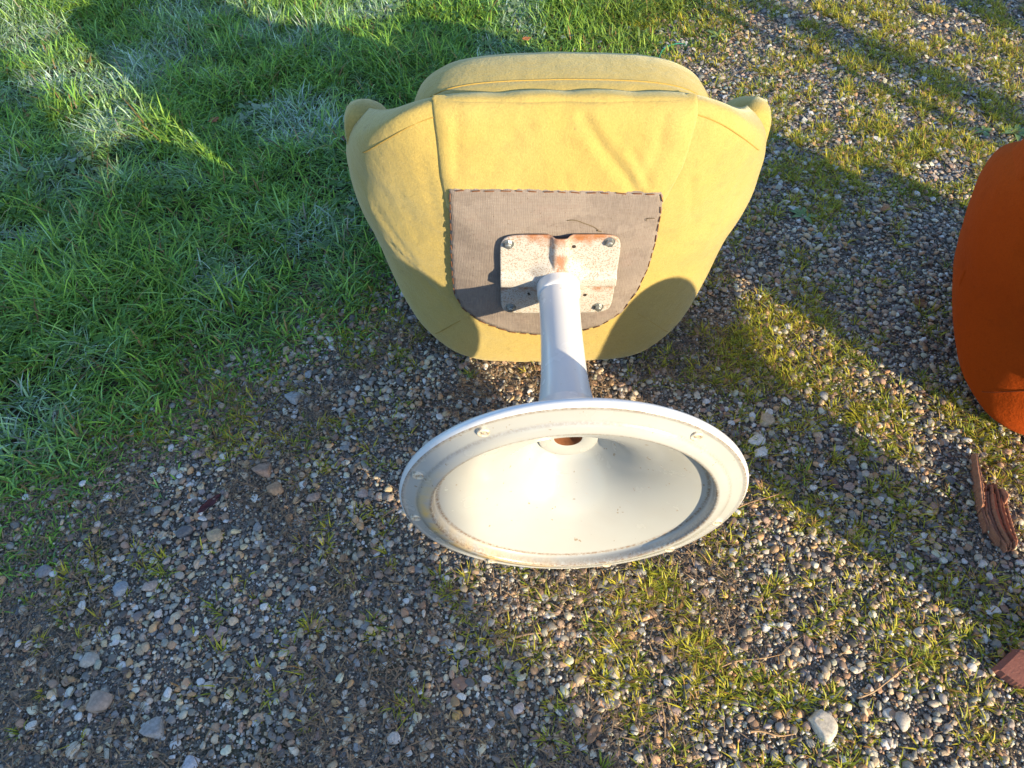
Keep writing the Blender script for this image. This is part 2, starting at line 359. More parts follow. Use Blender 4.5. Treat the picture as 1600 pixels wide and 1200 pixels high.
def build_chair(name, label, fab, seam, wob):
    root = empty(name, label, 'chair')
    # upholstered shell: one continuous cover
    n = 192; th = np.linspace(-np.pi, np.pi, n, endpoint=False); rr = np.sin(np.linspace(0.04, np.pi / 2, 46)); rings = []
    for r in rr:
        x = CEN[0] + r * Orad(th) * np.cos(th); z = CEN[1] + r * Orad(th) * np.sin(th); P = on_shell(x, z)
        w = (fbm(x, z, 14, 30 + wob) - 0.5) * 0.005 * sstep(0.45, 0.7, r)
        for c_ in ([(-0.30, 0.02), (-0.24, -0.05), (-0.18, -0.10)], [(-0.32, 0.10), (-0.26, 0.0)], [(-0.22, 0.26), (-0.205, 0.12)], [(0.20, 0.22), (0.235, 0.08)]):
            w = w + crease(x, z, c_, 0.0026, 0.006)
        for c_ in ([(-0.31, 0.26), (-0.285, 0.15), (-0.27, 0.08)], [(-0.27, 0.285), (-0.25, 0.19)], [(-0.335, 0.2), (-0.315, 0.08)], [(-0.23, 0.30), (-0.215, 0.2)]) if wob else ([(-0.27, 0.20), (-0.245, 0.07)], [(-0.205, -0.02), (-0.19, -0.12)], [(0.30, 0.16), (0.285, 0.02)]):
            w = w + crease(x, z, c_, 0.0030 if wob else 0.0014, 0.007)
        P[:, 1] -= w; rings.append(P)
    dth = depth(th); s = np.sin(th); back = np.where(s > 0, 0.13 * (1 - sstep(0.3, 0.9, s)) + 0.05, 0.16)
    for k in (0.25, 0.6, 1.0):
        q = 1 - 0.03 * k * k; x = CEN[0] + q * Orad(th) * np.cos(th); z = CEN[1] + q * Orad(th) * np.sin(th)
        rings.append(np.stack([x, L + dth + back * k * 0.5, SHZ + z], 1))
    q = 0.86; rings.append(np.stack([CEN[0] + q * Orad(th) * np.cos(th), L + dth + back * 0.5 + 0.005, SHZ + CEN[1] + q * Orad(th) * np.sin(th)], 1))
    shell = link('shell', loft('shell', rings), fab, root)
    # seams on the shell
    def seam_line(pts, off=0.0002, rad=0.0011, n_=40):
        q = smooth_poly(pts, n_); link('seam', tube('seam', on_shell(q[:, 0], q[:, 1], off), rad), seam, shell)
    for sg in (-1, 1):
        q = [shell_px(*p) for p in ((556, 206), (570, 190), (587, 177), (614, 165), (645, 158), (678, 154))]
        seam_line([(-sg * a, b) for a, b in q])
        a0 = plane_pt(738, 501); b0 = (-0.235, -0.19)
        seam_line([(-sg * a0[0] * 1.0, a0[1]), (-sg * (a0[0] + b0[0]) / 2 * 1.02, (a0[1] + b0[1]) / 2), (-sg * b0[0], b0[1])], rad=0.0008)
    # front panel of cloth, folded over the front edge and pulled towards the lining
    nu, nv = 90, 70; U, W = np.meshgrid(np.linspace(0, 1, nu), np.linspace(0, 1, nv))
    xl = np.interp(W, [0, 0.35, 0.75, 1], [-0.186, -0.192, -0.194, -0.197]); xr = np.interp(W, [0, 0.45, 0.9, 1], [0.160, 0.183, 0.192, 0.190]); zz = 0.165 + W * (0.343 - 0.165)
    xx = xl + U * (xr - xl); ed = np.minimum(np.minimum(U, 1 - U) * 18, (1 - W) * 9)
    off = 0.0062 * np.clip(ed, 0, 1) ** 0.5 + 0.004 * np.exp(-(U / 0.05) ** 2) * np.clip(ed, 0, 1)
    f = 0
    for c_, d_, w_ in (([(0.025, 0.325), (0.060, 0.275), (0.095, 0.235), (0.118, 0.198)], 0.0030, 0.0085), ([(0.142, 0.325), (0.140, 0.28), (0.122, 0.205)], 0.0013, 0.008), ([(0.10, 0.275), (0.135, 0.215)], 0.0014, 0.006),
                       ([(-0.07, 0.32), (-0.10, 0.27), (-0.135, 0.205)], 0.0009, 0.013), ([(-0.162, 0.33), (-0.168, 0.24)], 0.0013, 0.009), ([(-0.115, 0.215), (-0.10, 0.19)], 0.001, 0.004), ([(0.0, 0.24), (0.012, 0.195)], 0.0008, 0.007)):
        f = f + crease(xx, zz, c_, d_, w_)
    off = np.maximum(off + f + (fbm(xx, zz, 22, 50 + wob) - 0.5) * 0.0035 * np.clip(ed, 0, 1), 0.0012); off = np.where(zz < 0.205, np.minimum(off, 0.0060), off)
    P = on_shell(xx.ravel(), zz.ravel(), 0.0); P[:, 1] -= off.ravel()
    rim = [j for j in range(nu)] + [i * nu + nu - 1 for i in range(1, nv)] + [(nv - 1) * nu + j for j in range(nu - 2, -1, -1)] + [i * nu for i in range(nv - 2, 0, -1)]
    skirt = P[rim].copy(); skirt[:, 1] += 0.010; m0 = len(P); F = grid_faces(nv, nu)
    for a in range(len(rim)): b = (a + 1) % len(rim); F.append((rim[a], m0 + a, m0 + b, rim[b]))
    link('front_panel', mesh_py('front_panel', np.concatenate([P, skirt]), F), fab, root)
    # lining cloth, its frayed edge held by staples
    lp = [(706, 289), (800, 288), (900, 291), (1000, 294), (1036, 297), (1033, 340), (1026, 385), (1015, 425), (1000, 458), (975, 487), (940, 508), (895, 520), (850, 523), (800, 517), (755, 504), (728, 490), (712, 470), (708, 430), (707, 360)]
    lp = np.array([plane_pt(*p) for p in lp]); cl = resample(np.concatenate([lp, lp[:1]]), 241)[:-1]
    lc = cl.mean(0); jit = 1 + (np.random.default_rng(3 + wob).random(240)[:, None] - 0.5) * 0.018 ; cl2 = lc + (cl - lc) * jit
    rs = []
    for q in np.linspace(0.03, 1, 22):
        p_ = lc + (cl2 - lc) * q; hgt = 0.0085 * np.ones(240) + (fbm(p_[:, 0], p_[:, 1], 24, 70) - 0.5) * 0.0034
        rs.append(on_shell(p_[:, 0], p_[:, 1], hgt))
    e = rs[-1].copy(); e[:, 1] += 0.0075; rs.append(e)
    lining = link('lining', loft('lining', rs, True, False), M['linen'], root)
    sm = rbox('staple', (0.0135, 0.0016, 0.0016), 0.0004, 1); sm.materials.append(M['staple'])
    acc = 0; srng = np.random.default_rng(5 + wob); per = np.linalg.norm(np.roll(cl, -1, 0) - cl, axis=1)
    for i in range(240):
        acc += per[i]
        if acc > 0.0185 + 0.004 * srng.random():
            acc = 0; a = cl[i]; tdir = cl[(i + 2) % 240] - cl[i - 2]; p = lc + (a - lc) * 0.994
            o = link('staple', sm, None, lining); o.location = on_shell(p[0], p[1], 0.0098)
            o.rotation_euler = (0, -math.atan2(tdir[1], tdir[0]) + (srng.random() - 0.5) * 0.25, 0); o.scale = (0.8 + 0.45 * srng.random(), 1, 1)
    thp = np.array([plane_pt(*p) for p in ((888, 334), (900, 333), (912, 338), (924, 342), (934, 347), (938, 353), (932, 349), (941, 352))])
    link('loose_thread', tube('loose_thread', on_shell(*smooth_poly(thp, 50).T, 0.0103), 0.0007, 5), M['thread'], lining)
    thp = np.array([plane_pt(*p) for p in ((1011, 339), (1010, 335), (1016, 335), (1024, 336))])
    link('loose_thread', tube('loose_thread', on_shell(*smooth_poly(thp, 24).T, 0.0103), 0.0006, 5), M['thread'], lining)
    # seat cushion beyond the front edge
    cx = np.linspace(0, 1, 140, endpoint=False)
    co_half = [(0, 0.346), (0.10, 0.344), (0.165, 0.336), (0.205, 0.320), (0.232, 0.292), (0.242, 0.25), (0.244, 0.15), (0.24, 0.0), (0.0, 0.0)]
    cpoly = np.array(co_half + [(-x, z) for x, z in co_half[::-1][1:-1]]); cpoly = np.concatenate([cpoly, cpoly[:1]])
    cpoly = smooth_poly(cpoly, 161)[:-1]; ccen = np.array((0, 0.15)); rs = []
    for y_, q in ((0.058, 0.60), (0.052, 0.90), (0.056, 0.955), (0.064, 0.985), (0.078, 0.998), (0.084, 0.9985), (0.088, 0.995), (0.092, 0.9985), (0.105, 1.0), (0.135, 1.0), (0.16, 0.985), (0.178, 0.95), (0.185, 0.88), (0.187, 0.6)):
        p_ = ccen + (cpoly - ccen) * q; rs.append(np.stack([p_[:, 0], np.full(160, L + y_) + (fbm(p_[:, 0], p_[:, 1], 16, 80) - 0.5) * 0.006, SHZ + p_[:, 1]], 1))
    cush = link('seat_cushion', loft('seat_cushion', rs), fab, root)
    p_ = ccen + (cpoly - ccen) * 0.9965; keep = p_[:, 1] > 0.25; p_ = p_[keep]; p_ = p_[np.argsort(p_[:, 0])]
    link('seam', tube('seam', np.stack([p_[:, 0], np.full(len(p_), L + 0.088), SHZ + p_[:, 1]], 1), 0.0012), seam, cush)
    # armrests: their front ends show beyond the shell
    for sg in (-1, 1):
        ah = np.array([(0.255, -0.16), (0.31, -0.14), (0.345, -0.06), (0.362, 0.05), (0.3685, 0.15), (0.369, 0.215), (0.362, 0.243), (0.345, 0.254), (0.325, 0.252), (0.306, 0.235), (0.295, 0.20), (0.285, 0.1), (0.265, 0.0), (0.25, -0.1)])
        ah = smooth_poly(np.concatenate([ah, ah[:1]]), 81)[:-1]; ac = ah.mean(0); rs = []
        for y_, q in ((0.165, 0.5), (0.165, 0.80), (0.175, 0.93), (0.19, 0.985), (0.21, 1.0), (0.235, 1.0), (0.255, 0.985), (0.272, 0.93), (0.282, 0.8), (0.285, 0.5)):
            p2 = ac + (ah - ac) * np.array((0.5 + 0.5 * q, 0.8 + 0.2 * q)); p2[:, 1] -= 0.62 * max(y_ - 0.20, 0) * np.clip((p2[:, 1] + 0.16) / 0.41, 0, 1); rs.append(np.stack([sg * (p2[:, 0] - 0.001), np.full(80, L + y_), SHZ - 0.013 + p2[:, 1]], 1))
        link('armrest', loft('armrest', rs), fab, root)
    # backrest, lying on the ground behind the seat
    bh = np.array([(-0.27, -0.06), (-0.29, -0.12), (-0.25, -0.21), (-0.17, -0.243), (0, -0.248), (0.17, -0.243), (0.25, -0.21), (0.29, -0.12), (0.27, -0.06), (0.16, -0.12), (0, -0.13), (-0.16, -0.12)])
    bh = smooth_poly(np.concatenate([bh, bh[:1]]), 97)[:-1]; bc = bh.mean(0); rs = []
    for y_, q in ((0.12, 0.7), (0.12, 1.0), (0.25, 1.0), (0.38, 0.97), (0.46, 0.9), (0.50, 0.8), (0.52, 0.6), (0.525, 0.3)):
        p2 = bc + (bh - bc) * np.array((q, 0.5 + 0.5 * q)); rs.append(np.stack([p2[:, 0], np.full(96, L + y_), SHZ + p2[:, 1] - (0.001 if y_ < .5 else 0)], 1))
    link('backrest', loft('backrest', rs), fab, root)
    # stamped mounting plate
    a, rc, m = 0.101, 0.022, 128; th2 = np.linspace(0, 2 * np.pi, m, endpoint=False); c2, s2 = np.cos(th2), np.sin(th2)
    pw = 9.0; rad = a / (np.abs(c2) ** pw + np.abs(s2) ** pw) ** (1 / pw); PZ = 0.95
    def plate_h(x, z):
        rb = lambda d: 1 - sstep(0.008, 0.019, np.abs(d))
        rib = np.maximum(rb(x), rb(z + 0.006)); boss = 1 - sstep(0.034, 0.062, np.hypot(x, z + 0.011)); return 0.0035 + 0.011 * np.maximum(rib, boss) + 0.002 * (1 - sstep(.02, .04, np.hypot(x, z)))
    rs = []
    BASE = L - 0.0100
    for q in np.linspace(0.05, 1, 40):
        x, z = q * rad * c2, q * rad * s2 * PZ; rs.append(np.stack([x, BASE - plate_h(x, z), AXZ + 0.014 + z], 1))
    e = rs[-1].copy(); e[:, 1] += 0.0030; rs.append(e)
    plate = link('mounting_plate', loft('mounting_plate', rs, True, False), M['plate'], root)
    bo = bmesh.new()
    bmesh.ops.create_cone(bo, cap_ends=True, segments=20, radius1=0.0098, radius2=0.0094, depth=0.0016, matrix=Matrix.Translation((0, 0, 0.0008)))
    bmesh.ops.create_cone(bo, cap_ends=True, segments=6, radius1=0.0068, radius2=0.0066, depth=0.006, matrix=Matrix.Translation((0, 0, 0.0046)))
    bmesh.ops.create_uvsphere(bo, u_segments=12, v_segments=6, radius=0.005, matrix=Matrix.Translation((0, 0, 0.0076)) @ Matrix.Scale(0.3, 4, (0, 0, 1)))
    bme = bpy.data.meshes.new('bolt'); bo.to_mesh(bme); bo.free(); bme.materials.append(M['bolt'])
    for k, (bx, bz) in enumerate(((-0.087, 0.083), (0.081, 0.086), (-0.083, -0.083), (0.077, -0.083))):
        o = link('bolt', bme, None, plate); o.location = (bx, BASE - 0.0034, AXZ + 0.014 + bz * PZ); o.rotation_euler = (R(90), 0.4 * k, 0)
    hm = bmesh.new(); bmesh.ops.create_cone(hm, cap_ends=True, segments=14, radius1=0.0034, radius2=0.0034, depth=0.0012); hme = bpy.data.meshes.new('hole_disc'); hm.to_mesh(hme); hm.free(); hme.materials.append(M['hole_shade'])  # flat dark discs: the shade inside the holes is put into the colour
    for hx, hz_ in ((0.0225, 0.075), (0.05, -0.05), (-0.05, -0.045)):
        o = link('hole_disc', hme, None, plate); o.location = (hx, BASE - 0.0036, AXZ + 0.014 + hz_ * PZ); o.rotation_euler = (R(90), 0, 0)
    # column, collar and trumpet base
    colp = [(0.0455, 0.165), (0.0425, 0.18), (0.0395, 0.20), (0.0375, 0.225), (0.0360, 0.26), (0.0350, 0.30), (0.0345, 0.34), (0.0345, 0.398)]
    column = link('column', lathe('column', colp, 64), M['enamel'], root)
    link('collar', lathe('collar', [(0.0345, 0.3975), (0.0362, 0.3982), (0.0374, 0.401), (0.0378, 0.406), (0.0378, 0.420), (0.0385, 0.430)], 64), M['enamel'], column)
    outer = [(0.2425, 0.002), (0.2452, 0.0045), (0.246, 0.008), (0.2452, 0.0125), (0.242, 0.016), (0.232, 0.0205), (0.212, 0.0275), (0.19, 0.036), (0.16, 0.0485), (0.13, 0.065), (0.105, 0.084), (0.085, 0.102), (0.068, 0.122), (0.056, 0.142), (0.0495, 0.155), (0.0455, 0.165)]
    base = link('base', lathe('base', outer, 128), M['enamel'], root)
    inner = [(0.2425, 0.002), (0.2395, 0.0008), (0.2375, 0.0020), (0.2355, 0.0016), (0.222, -0.0030), (0.2195, -0.0040), (0.2185, -0.0058), (0.2050, -0.0098), (0.2015, -0.0100), (0.1992, -0.0085), (0.1980, -0.0040), (0.1972, 0.0005), (0.1962, 0.0042), (0.1945, 0.0058), (0.1915, 0.0064), (0.17, 0.0135), (0.145, 0.0235), (0.12, 0.0375), (0.10, 0.0525), (0.085, 0.0675), (0.072, 0.0835), (0.060, 0.0990), (0.052, 0.1095), (0.0455, 0.1130)]
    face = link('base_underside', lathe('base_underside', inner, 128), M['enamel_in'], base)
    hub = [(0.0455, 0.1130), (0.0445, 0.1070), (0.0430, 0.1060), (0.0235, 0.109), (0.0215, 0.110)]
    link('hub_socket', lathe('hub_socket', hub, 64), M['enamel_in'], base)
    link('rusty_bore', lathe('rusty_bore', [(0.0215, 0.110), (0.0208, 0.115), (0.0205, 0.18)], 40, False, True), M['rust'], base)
    sb = lathe('foot_boss', [(0.0, -0.0030), (0.0030, -0.0030), (0.0036, -0.0006), (0.0064, -0.0044), (0.0086, -0.0046), (0.0098, -0.0025), (0.0102, 0.004)], 24)
    for v in sb.vertices: v.co.z -= AXZ
    sb.materials.append(M['boss'])
    for adeg in (122, 52, 157, 189, 239, 288, 316, 344, 15, 88):
        if adeg in (15, 88): continue
        o = link('foot_boss', sb, None, base); o.scale = (0.85, 0.8, 0.85); q = 0.2290; o.location = (q * math.cos(R(adeg)), 0.0005, AXZ + q * math.sin(R(adeg)))
    return root

yellow = build_chair('swivel_chair', 'yellow velour swivel chair tipped on its back, white trumpet base facing the camera', M['yellow'], M['yellow_seam'], 0)
yellow.location = (0.0860, 0.553, 0.002); yellow.rotation_euler = (R(2.7), 0, R(0.7))

orange = build_chair('swivel_chair', 'orange velour chair lying on the gravel at the right edge', M['orange'], M['orange_seam'], 7)
def set_roll(root, disc_xy, yaw, roll):
    T0 = Matrix.Translation((0, 0, AXZ)) @ Matrix.Rotation(roll, 4, 'Y') @ Matrix.Translation((0, 0, -AXZ))
    pts = []
    for o in root.children:
        if o.name.startswith(('shell', 'backrest', 'armrest', 'seat_cushion')): pts += [T0 @ (v.co) for v in o.data.vertices]
    P = np.array([tuple(p) for p in pts]); k = 0.0
    for it in range(60):                           # tilt up about the rim until the shell just rests on the ground
        z = P[:, 2] * math.cos(k) + P[:, 1] * math.sin(k)
        if z.min() > 0.0: break
        k += 0.004
    root.matrix_world = Matrix.Translation((*disc_xy, 0.002)) @ Matrix.Rotation(yaw, 4, 'Z') @ Matrix.Rotation(k, 4, 'X') @ T0
    return k
set_roll(orange, (0.9480, 0.3322), -0.3365, 0.0540)

# ------------------------------------------------------------------ gravel
def ico(sub):
    bm = bmesh.new(); bmesh.ops.create_icosphere(bm, subdivisions=sub, radius=1.0)
    v = np.array([tuple(q.co) for q in bm.verts]); f = np.array([[w.index for w in q.verts] for q in bm.faces]); bm.free(); return v, f
def stone_shapes(sub, k, seed):
    r_ = np.random.default_rng(seed); v, f = ico(sub); out = []
    for i in range(k):
        w = v.copy()
        for _ in range(7):                        # knock flats off the ball, as on broken and worn stones
            d = r_.normal(size=3); d /= np.linalg.norm(d); h = 0.44 + 0.42 * r_.random(); q = w @ d
            w = w - np.outer(np.maximum(q - h, 0) * 0.88, d)
        w *= 1 + (r_.random(len(w))[:, None] - 0.5) * (0.16 if sub < 2 else 0.10)
        w *= np.array((1.0, 0.62 + 0.33 * r_.random(), 0.36 + 0.26 * r_.random())); out.append(w / np.abs(w[:, :2]).max())
    return out, f
PAL = np.array([(0.20, 0.21, 0.22), (0.13, 0.14, 0.155), (0.30, 0.30, 0.29), (0.09, 0.09, 0.095), (0.36, 0.30, 0.23), (0.29, 0.20, 0.13), (0.46, 0.42, 0.36), (0.24, 0.18, 0.15), (0.34, 0.22, 0.13), (0.62, 0.60, 0.56), (0.27, 0.29, 0.27), (0.17, 0.13, 0.12)]) * np.array((1.55, 1.41, 1.24))
PW = np.array([15, 17, 13, 13, 11, 9, 8, 9, 4, 7, 8, 8], float); PW /= PW.sum()
def in_view(x, y, pad=90):
    u, v = proj(np.stack([x, y, np.zeros_like(x)], -1)); return (u > -pad) & (u < 1600 + pad) & (v > -pad) & (v < 1200 + pad)
def scatter(n, x0, x1, y0, y1, r_):
    return r_.random(n) * (x1 - x0) + x0, r_.random(n) * (y1 - y0) + y0
def inst(shapes, f, x, y, z, sc_, az, tilt, shp, colr):
    Vs, Fs, Cs = [], [], []; base = 0
    for k in range(len(shapes)):
        m = shp == k; n = int(m.sum())
        if n == 0: continue
        w = shapes[k]; nv = len(w)
        ca, sa = np.cos(az[m]), np.sin(az[m]); tx, ty = tilt[m, 0], tilt[m, 1]
        p = w[None] * sc_[m][:, None, None]
        pz = p[..., 2] + p[..., 0] * tx[:, None] + p[..., 1] * ty[:, None]
        px = p[..., 0] * ca[:, None] - p[..., 1] * sa[:, None]; py = p[..., 0] * sa[:, None] + p[..., 1] * ca[:, None]
        Vs.append(np.stack([px + x[m][:, None], py + y[m][:, None], pz + z[m][:, None]], -1).reshape(-1, 3))
        Fs.append((f[None] + (np.arange(n) * nv)[:, None, None]).reshape(-1, 3) + base); base += n * nv
        Cs.append(np.repeat(colr[m], nv, 0))
    return np.concatenate(Vs), np.concatenate(Fs), np.concatenate(Cs)
def stone_cols(n, r_):
    c = PAL[r_.choice(len(PAL), n, p=PW)]; return np.clip(c * (0.75 + 0.5 * r_.random((n, 1))) * (1 + (r_.random((n, 3)) - 0.5) * 0.10), 0.02, 0.62)
def bare(x, y):                                   # 1 = open gravel, 0 = lawn
    return 1 - sstep(0.02, 0.22, lawn_dist(x, y) + 0.09 + (fbm(x, y, 9, 40) - 0.5) * 0.26)
g1 = np.random.default_rng(11)
x, y = scatter(500000, -2.1, 2.2, 0.12, 3.4, g1)
dist = np.hypot(x, y); keepp = in_view(x, y, 120) & (g1.random(len(x)) < bare(x, y) * np.clip(1.42 - 0.42 * y, 0.36, 1))
litter_m = fbm(x, y, 5.5, 60); keepp &= g1.random(len(x)) < 1 - 0.40 * sstep(0.50, 0.62, litter_m) * (y < 1.1)
x, y = x[keepp], y[keepp]; n = len(x)
size = np.exp(g1.normal(math.log(0.00255), 0.58, n)) * (1 + 0.12 * np.clip(y - 0.8, 0, 2)); size = np.clip(size, 0.0013, 0.0088)
cl_ = stone_cols(n, g1); az = g1.random(n) * 6.28; tl = (g1.random((n, 2)) - 0.5) * 0.9
z = gz(x, y) + size * (0.10 + 0.5 * g1.random(n)) + 0.002
shpA, fA = stone_shapes(1, 20, 1); shpB, fB = stone_shapes(2, 20, 2)
big = (size > 0.0056) & (y < 1.3)
k = g1.integers(0, 20, n)
oc = np.array([(1, 0, 0), (-1, 0, 0), (0, 1, 0), (0, -1, 0), (0, 0, 1), (0, 0, -1)], float); fO = np.array([(0, 2, 4), (2, 1, 4), (1, 3, 4), (3, 0, 4)]); ocs = [oc * np.array((1, 0.8, 0.6)), oc * np.array((0.9, 1.1, 0.5))]
farm = (y > 1.6) | ((size < 0.0026) & (y > 0.75)) | (size < 0.0021); sm_ = ~big & ~farm
V, F, C = inst(shpA, fA, x[sm_], y[sm_], z[sm_], size[sm_], az[sm_], tl[sm_], k[sm_], cl_[sm_])
V4, F4, C4 = inst(ocs, fO, x[farm & ~big], y[farm & ~big], z[farm & ~big], size[farm & ~big] * 1.15, az[farm & ~big], tl[farm & ~big], k[farm & ~big] % 2, cl_[farm & ~big])
F = np.concatenate([F, F4 + len(V)]); V = np.concatenate([V, V4]); C = np.concatenate([C, C4])
V2, F2, C2 = inst(shpB, fB, x[big], y[big], z[big], size[big], az[big], tl[big] * 0.6, k[big], cl_[big])
x, y = scatter(200000, -1.6, 1.9, 0.12, 2.4, g1); kp = in_view(x, y, 40) & (g1.random(len(x)) < bare(x, y) * 0.85); x, y = x[kp], y[kp]; m_ = len(x); size = 0.0009 + 0.0014 * g1.random(m_)
V3, F3, C3 = inst(ocs, fO, x, y, gz(x, y) + 0.0012 + 0.0015 * g1.random(m_), size, g1.random(m_) * 6.28, (g1.random((m_, 2)) - 0.5), g1.integers(0, 2, m_), stone_cols(m_, g1))
F2 = np.concatenate([F2, F3 + len(V2)]); V2 = np.concatenate([V2, V3]); C2 = np.concatenate([C2, C3])
gravel = link('gravel', mesh_np('gravel', np.concatenate([V, V2]), np.concatenate([F, F2 + len(V)]), np.concatenate([C, C2])), M['stone'], kind='stuff', label='mixed grey, tan and white gravel covering the ground', category='gravel')
print('gravel', n, int(big.sum()), len(F) + len(F2))

# ------------------------------------------------------------------ blades: lawn, tufts, litter
def blades(P, length, width, az, lean, droop, colr, seg=3, tipfade=0.25):
    n = len(P); ts = np.linspace(0, 1, seg + 1); d = np.stack([np.cos(az), np.sin(az), np.zeros(n)], 1); s_ = np.stack([-np.sin(az), np.cos(az), np.zeros(n)], 1)
    Vs = []; Cs = []
    for i, t_ in enumerate(ts):
        hx = lean * (0.35 * t_ + 0.65 * t_ ** 2); hz_ = np.sqrt(np.clip(1 - (0.8 * lean) ** 2, 0.05, 1)) * t_ - droop * t_ ** 2.2
        c0 = P + d * (length * hx)[:, None] + np.array((0, 0, 1.0)) * (length * hz_)[:, None]
        w = width * (1.0 if i == 0 else (1.05 - 0.75 * t_ ** 2)) * 0.5
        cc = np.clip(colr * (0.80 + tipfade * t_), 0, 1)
        if i < seg:
            Vs += [c0 - s_ * w[:, None], c0 + s_ * w[:, None]]; Cs += [cc, cc]
        else:
            Vs.append(c0); Cs.append(cc)
    m = 2 * seg + 1; V = np.stack(Vs, 1).reshape(-1, 3); C = np.stack(Cs, 1).reshape(-1, 3); f = []
    for i in range(seg - 1): a = 2 * i; f += [(a, a + 1, a + 3), (a, a + 3, a + 2)]
    f.append((2 * seg - 2, 2 * seg - 1, 2 * seg)); f = np.array(f)
    return V, (f[None] + (np.arange(n) * m)[:, None, None]).reshape(-1, 3), C
g2 = np.random.default_rng(21)
x, y = scatter(330000, -2.6, 1.3, 0.45, 3.7, g2)
ld = lawn_dist(x, y) + 0.09 + (fbm(x, y, 9, 40) - 0.5) * 0.26
kp = in_view(x, y, 150) & (ld > -0.10) & (g2.random(len(x)) < sstep(-0.10, 0.02, ld) * (0.65 + 0.35 * sstep(0.35, 0.5, fbm(x, y, 11, 44))))
x, y, ld = x[kp], y[kp], ld[kp]
n = len(x); clump = fbm(x, y, 8, 45); lush = sstep(-0.02, 0.28, ld)
ln = (0.024 + 0.066 * lush * (0.10 + 1.7 * clump ** 1.5)) * (0.55 + 0.8 * g2.random(n))
az = 2 * np.pi * fbm(x, y, 4, 46) * 2.2 + g2.normal(0, 1.9, n)
lean = np.clip(0.40 + 0.8 * g2.random(n), 0, 1.12); droop = 0.10 + 0.50 * g2.random(n)
frost = sstep(0.49, 0.66, fbm(x, y, 4.5, 48) * 0.62 + fbm(x, y, 17, 49) * 0.38 + 0.04) * sstep(0.10, 0.3, ld) * (x < 0.1)
green = np.array((0.125, 0.31, 0.050)); gl = np.array((0.33, 0.54, 0.080)); bl = np.array((0.16, 0.36, 0.18))
q = g2.random((n, 1)); q2 = g2.random((n, 1))
cg = green * (1 - q) + gl * q; cg = np.where(q2 < 0.22, cg * 0.5 + bl * 0.5, cg)
yel = np.clip((x - 0.0) / 0.5, 0, 1)[:, None] * sstep(1.8, 2.4, y)[:, None]; cg = cg * (1 - 0.55 * yel) + np.array((0.20, 0.22, 0.03)) * 0.55 * yel
dry = g2.random(n) < 0.045 + 0.10 * (1 - lush); cg[dry] = np.array((0.33, 0.22, 0.09)) * (0.6 + 0.6 * g2.random((dry.sum(), 1)))
fr = (frost * g2.random(n) ** 1.3)[:, None] * 0.85; cg = cg * (1 - fr) + np.array((0.55, 0.68, 0.70)) * fr
cg *= (0.55 + 0.95 * g2.random((n, 1)) ** 1.5)
ln *= (1 - 0.25 * frost)
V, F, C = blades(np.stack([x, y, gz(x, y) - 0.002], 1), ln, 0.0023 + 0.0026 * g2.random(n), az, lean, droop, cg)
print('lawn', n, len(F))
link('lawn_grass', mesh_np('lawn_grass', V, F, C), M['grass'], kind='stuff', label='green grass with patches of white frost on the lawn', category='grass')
# clover leaves among the grass
x, y = scatter(9000, -2.3, 0.2, 0.7, 3.0, g2); ldc = lawn_dist(x, y); kp = in_view(x, y, 60) & (ldc > 0.12) & (g2.random(len(x)) < sstep(0.52, 0.62, fbm(x, y, 5, 52))); x, y = x[kp], y[kp]
Vc, Fc, Cc = [], [], []; b = 0
for i in range(len(x)):
    h = gz(x[i], y[i]) + 0.012 + 0.022 * g2.random(); s_ = 0.0035 + 0.003 * g2.random(); a0 = g2.random() * 6.28; tx, ty = (g2.random(2) - 0.5) * 0.9
    fz = max(0, fbm(x[i], y[i], 4.5, 48) - 0.5) * 3 * g2.random(); c_ = np.array((0.085, 0.19, 0.04)) * (0.7 + 0.6 * g2.random()) * (1 - fz) + np.array((0.5, 0.58, 0.56)) * fz
    for l in range(3):
        aa = a0 + l * 2.094; cx_, cy_ = s_ * 1.0 * math.cos(aa), s_ * 1.0 * math.sin(aa); th = np.linspace(0, 2 * np.pi, 7)[:-1] + aa
        lx = cx_ + s_ * np.cos(th); ly = cy_ + s_ * np.sin(th); lz = h + tx * lx + ty * ly + 0.15 * s_ * np.cos(th * 2)
        Vc.append(np.stack([x[i] + lx, y[i] + ly, lz], 1)); Fc += [(b, b + k_, b + k_ + 1) for k_ in range(1, 5)]; Cc.append(np.tile(c_, (6, 1))); b += 6
link('clover', mesh_np('clover', np.concatenate(Vc), Fc, np.concatenate(Cc)), M['grass'], kind='stuff', label='small round clover leaves among the lawn grass', category='clover')

# short yellow-green tufts and moss rooted in the gravel
g3 = np.random.default_rng(31)
blobs = [(1480, 80, 230, 110, 0.75), (1350, 230, 160, 90, 1.0), (1560, 160, 110, 100, 0.8), (1130, 40, 150, 50, 0.25), (1000, 30, 110, 40, 0.9), (1200, 540, 110, 70, 0.95), (1390, 700, 170, 70, 0.75), (1300, 430, 230, 110, 0.30), (1010, 950, 150, 60, 1.0), (1130, 1000, 150, 90, 0.85), (1300, 1060, 300, 140, 0.45), (760, 910, 90, 30, 0.7), (540, 540, 120, 60, 0.4), (370, 640, 140, 60, 0.5), (200, 900, 260, 120, 0.08), (500, 1000, 400, 160, 0.07), (1230, 290, 60, 50, 0.6), (1560, 640, 80, 60, 0.8), (1250, 760, 120, 80, 0.55)]
def tuft_density(x, y):
    u, v = proj(np.stack([x, y, np.zeros_like(x)], -1)); d = np.full(len(x), 0.03)
    for bx, by, sx_, sy_, a_ in blobs: d = np.maximum(d, a_ * np.exp(-0.5 * (((u - bx) / sx_) ** 2 + ((v - by) / sy_) ** 2)))
    return d * bare(x, y)
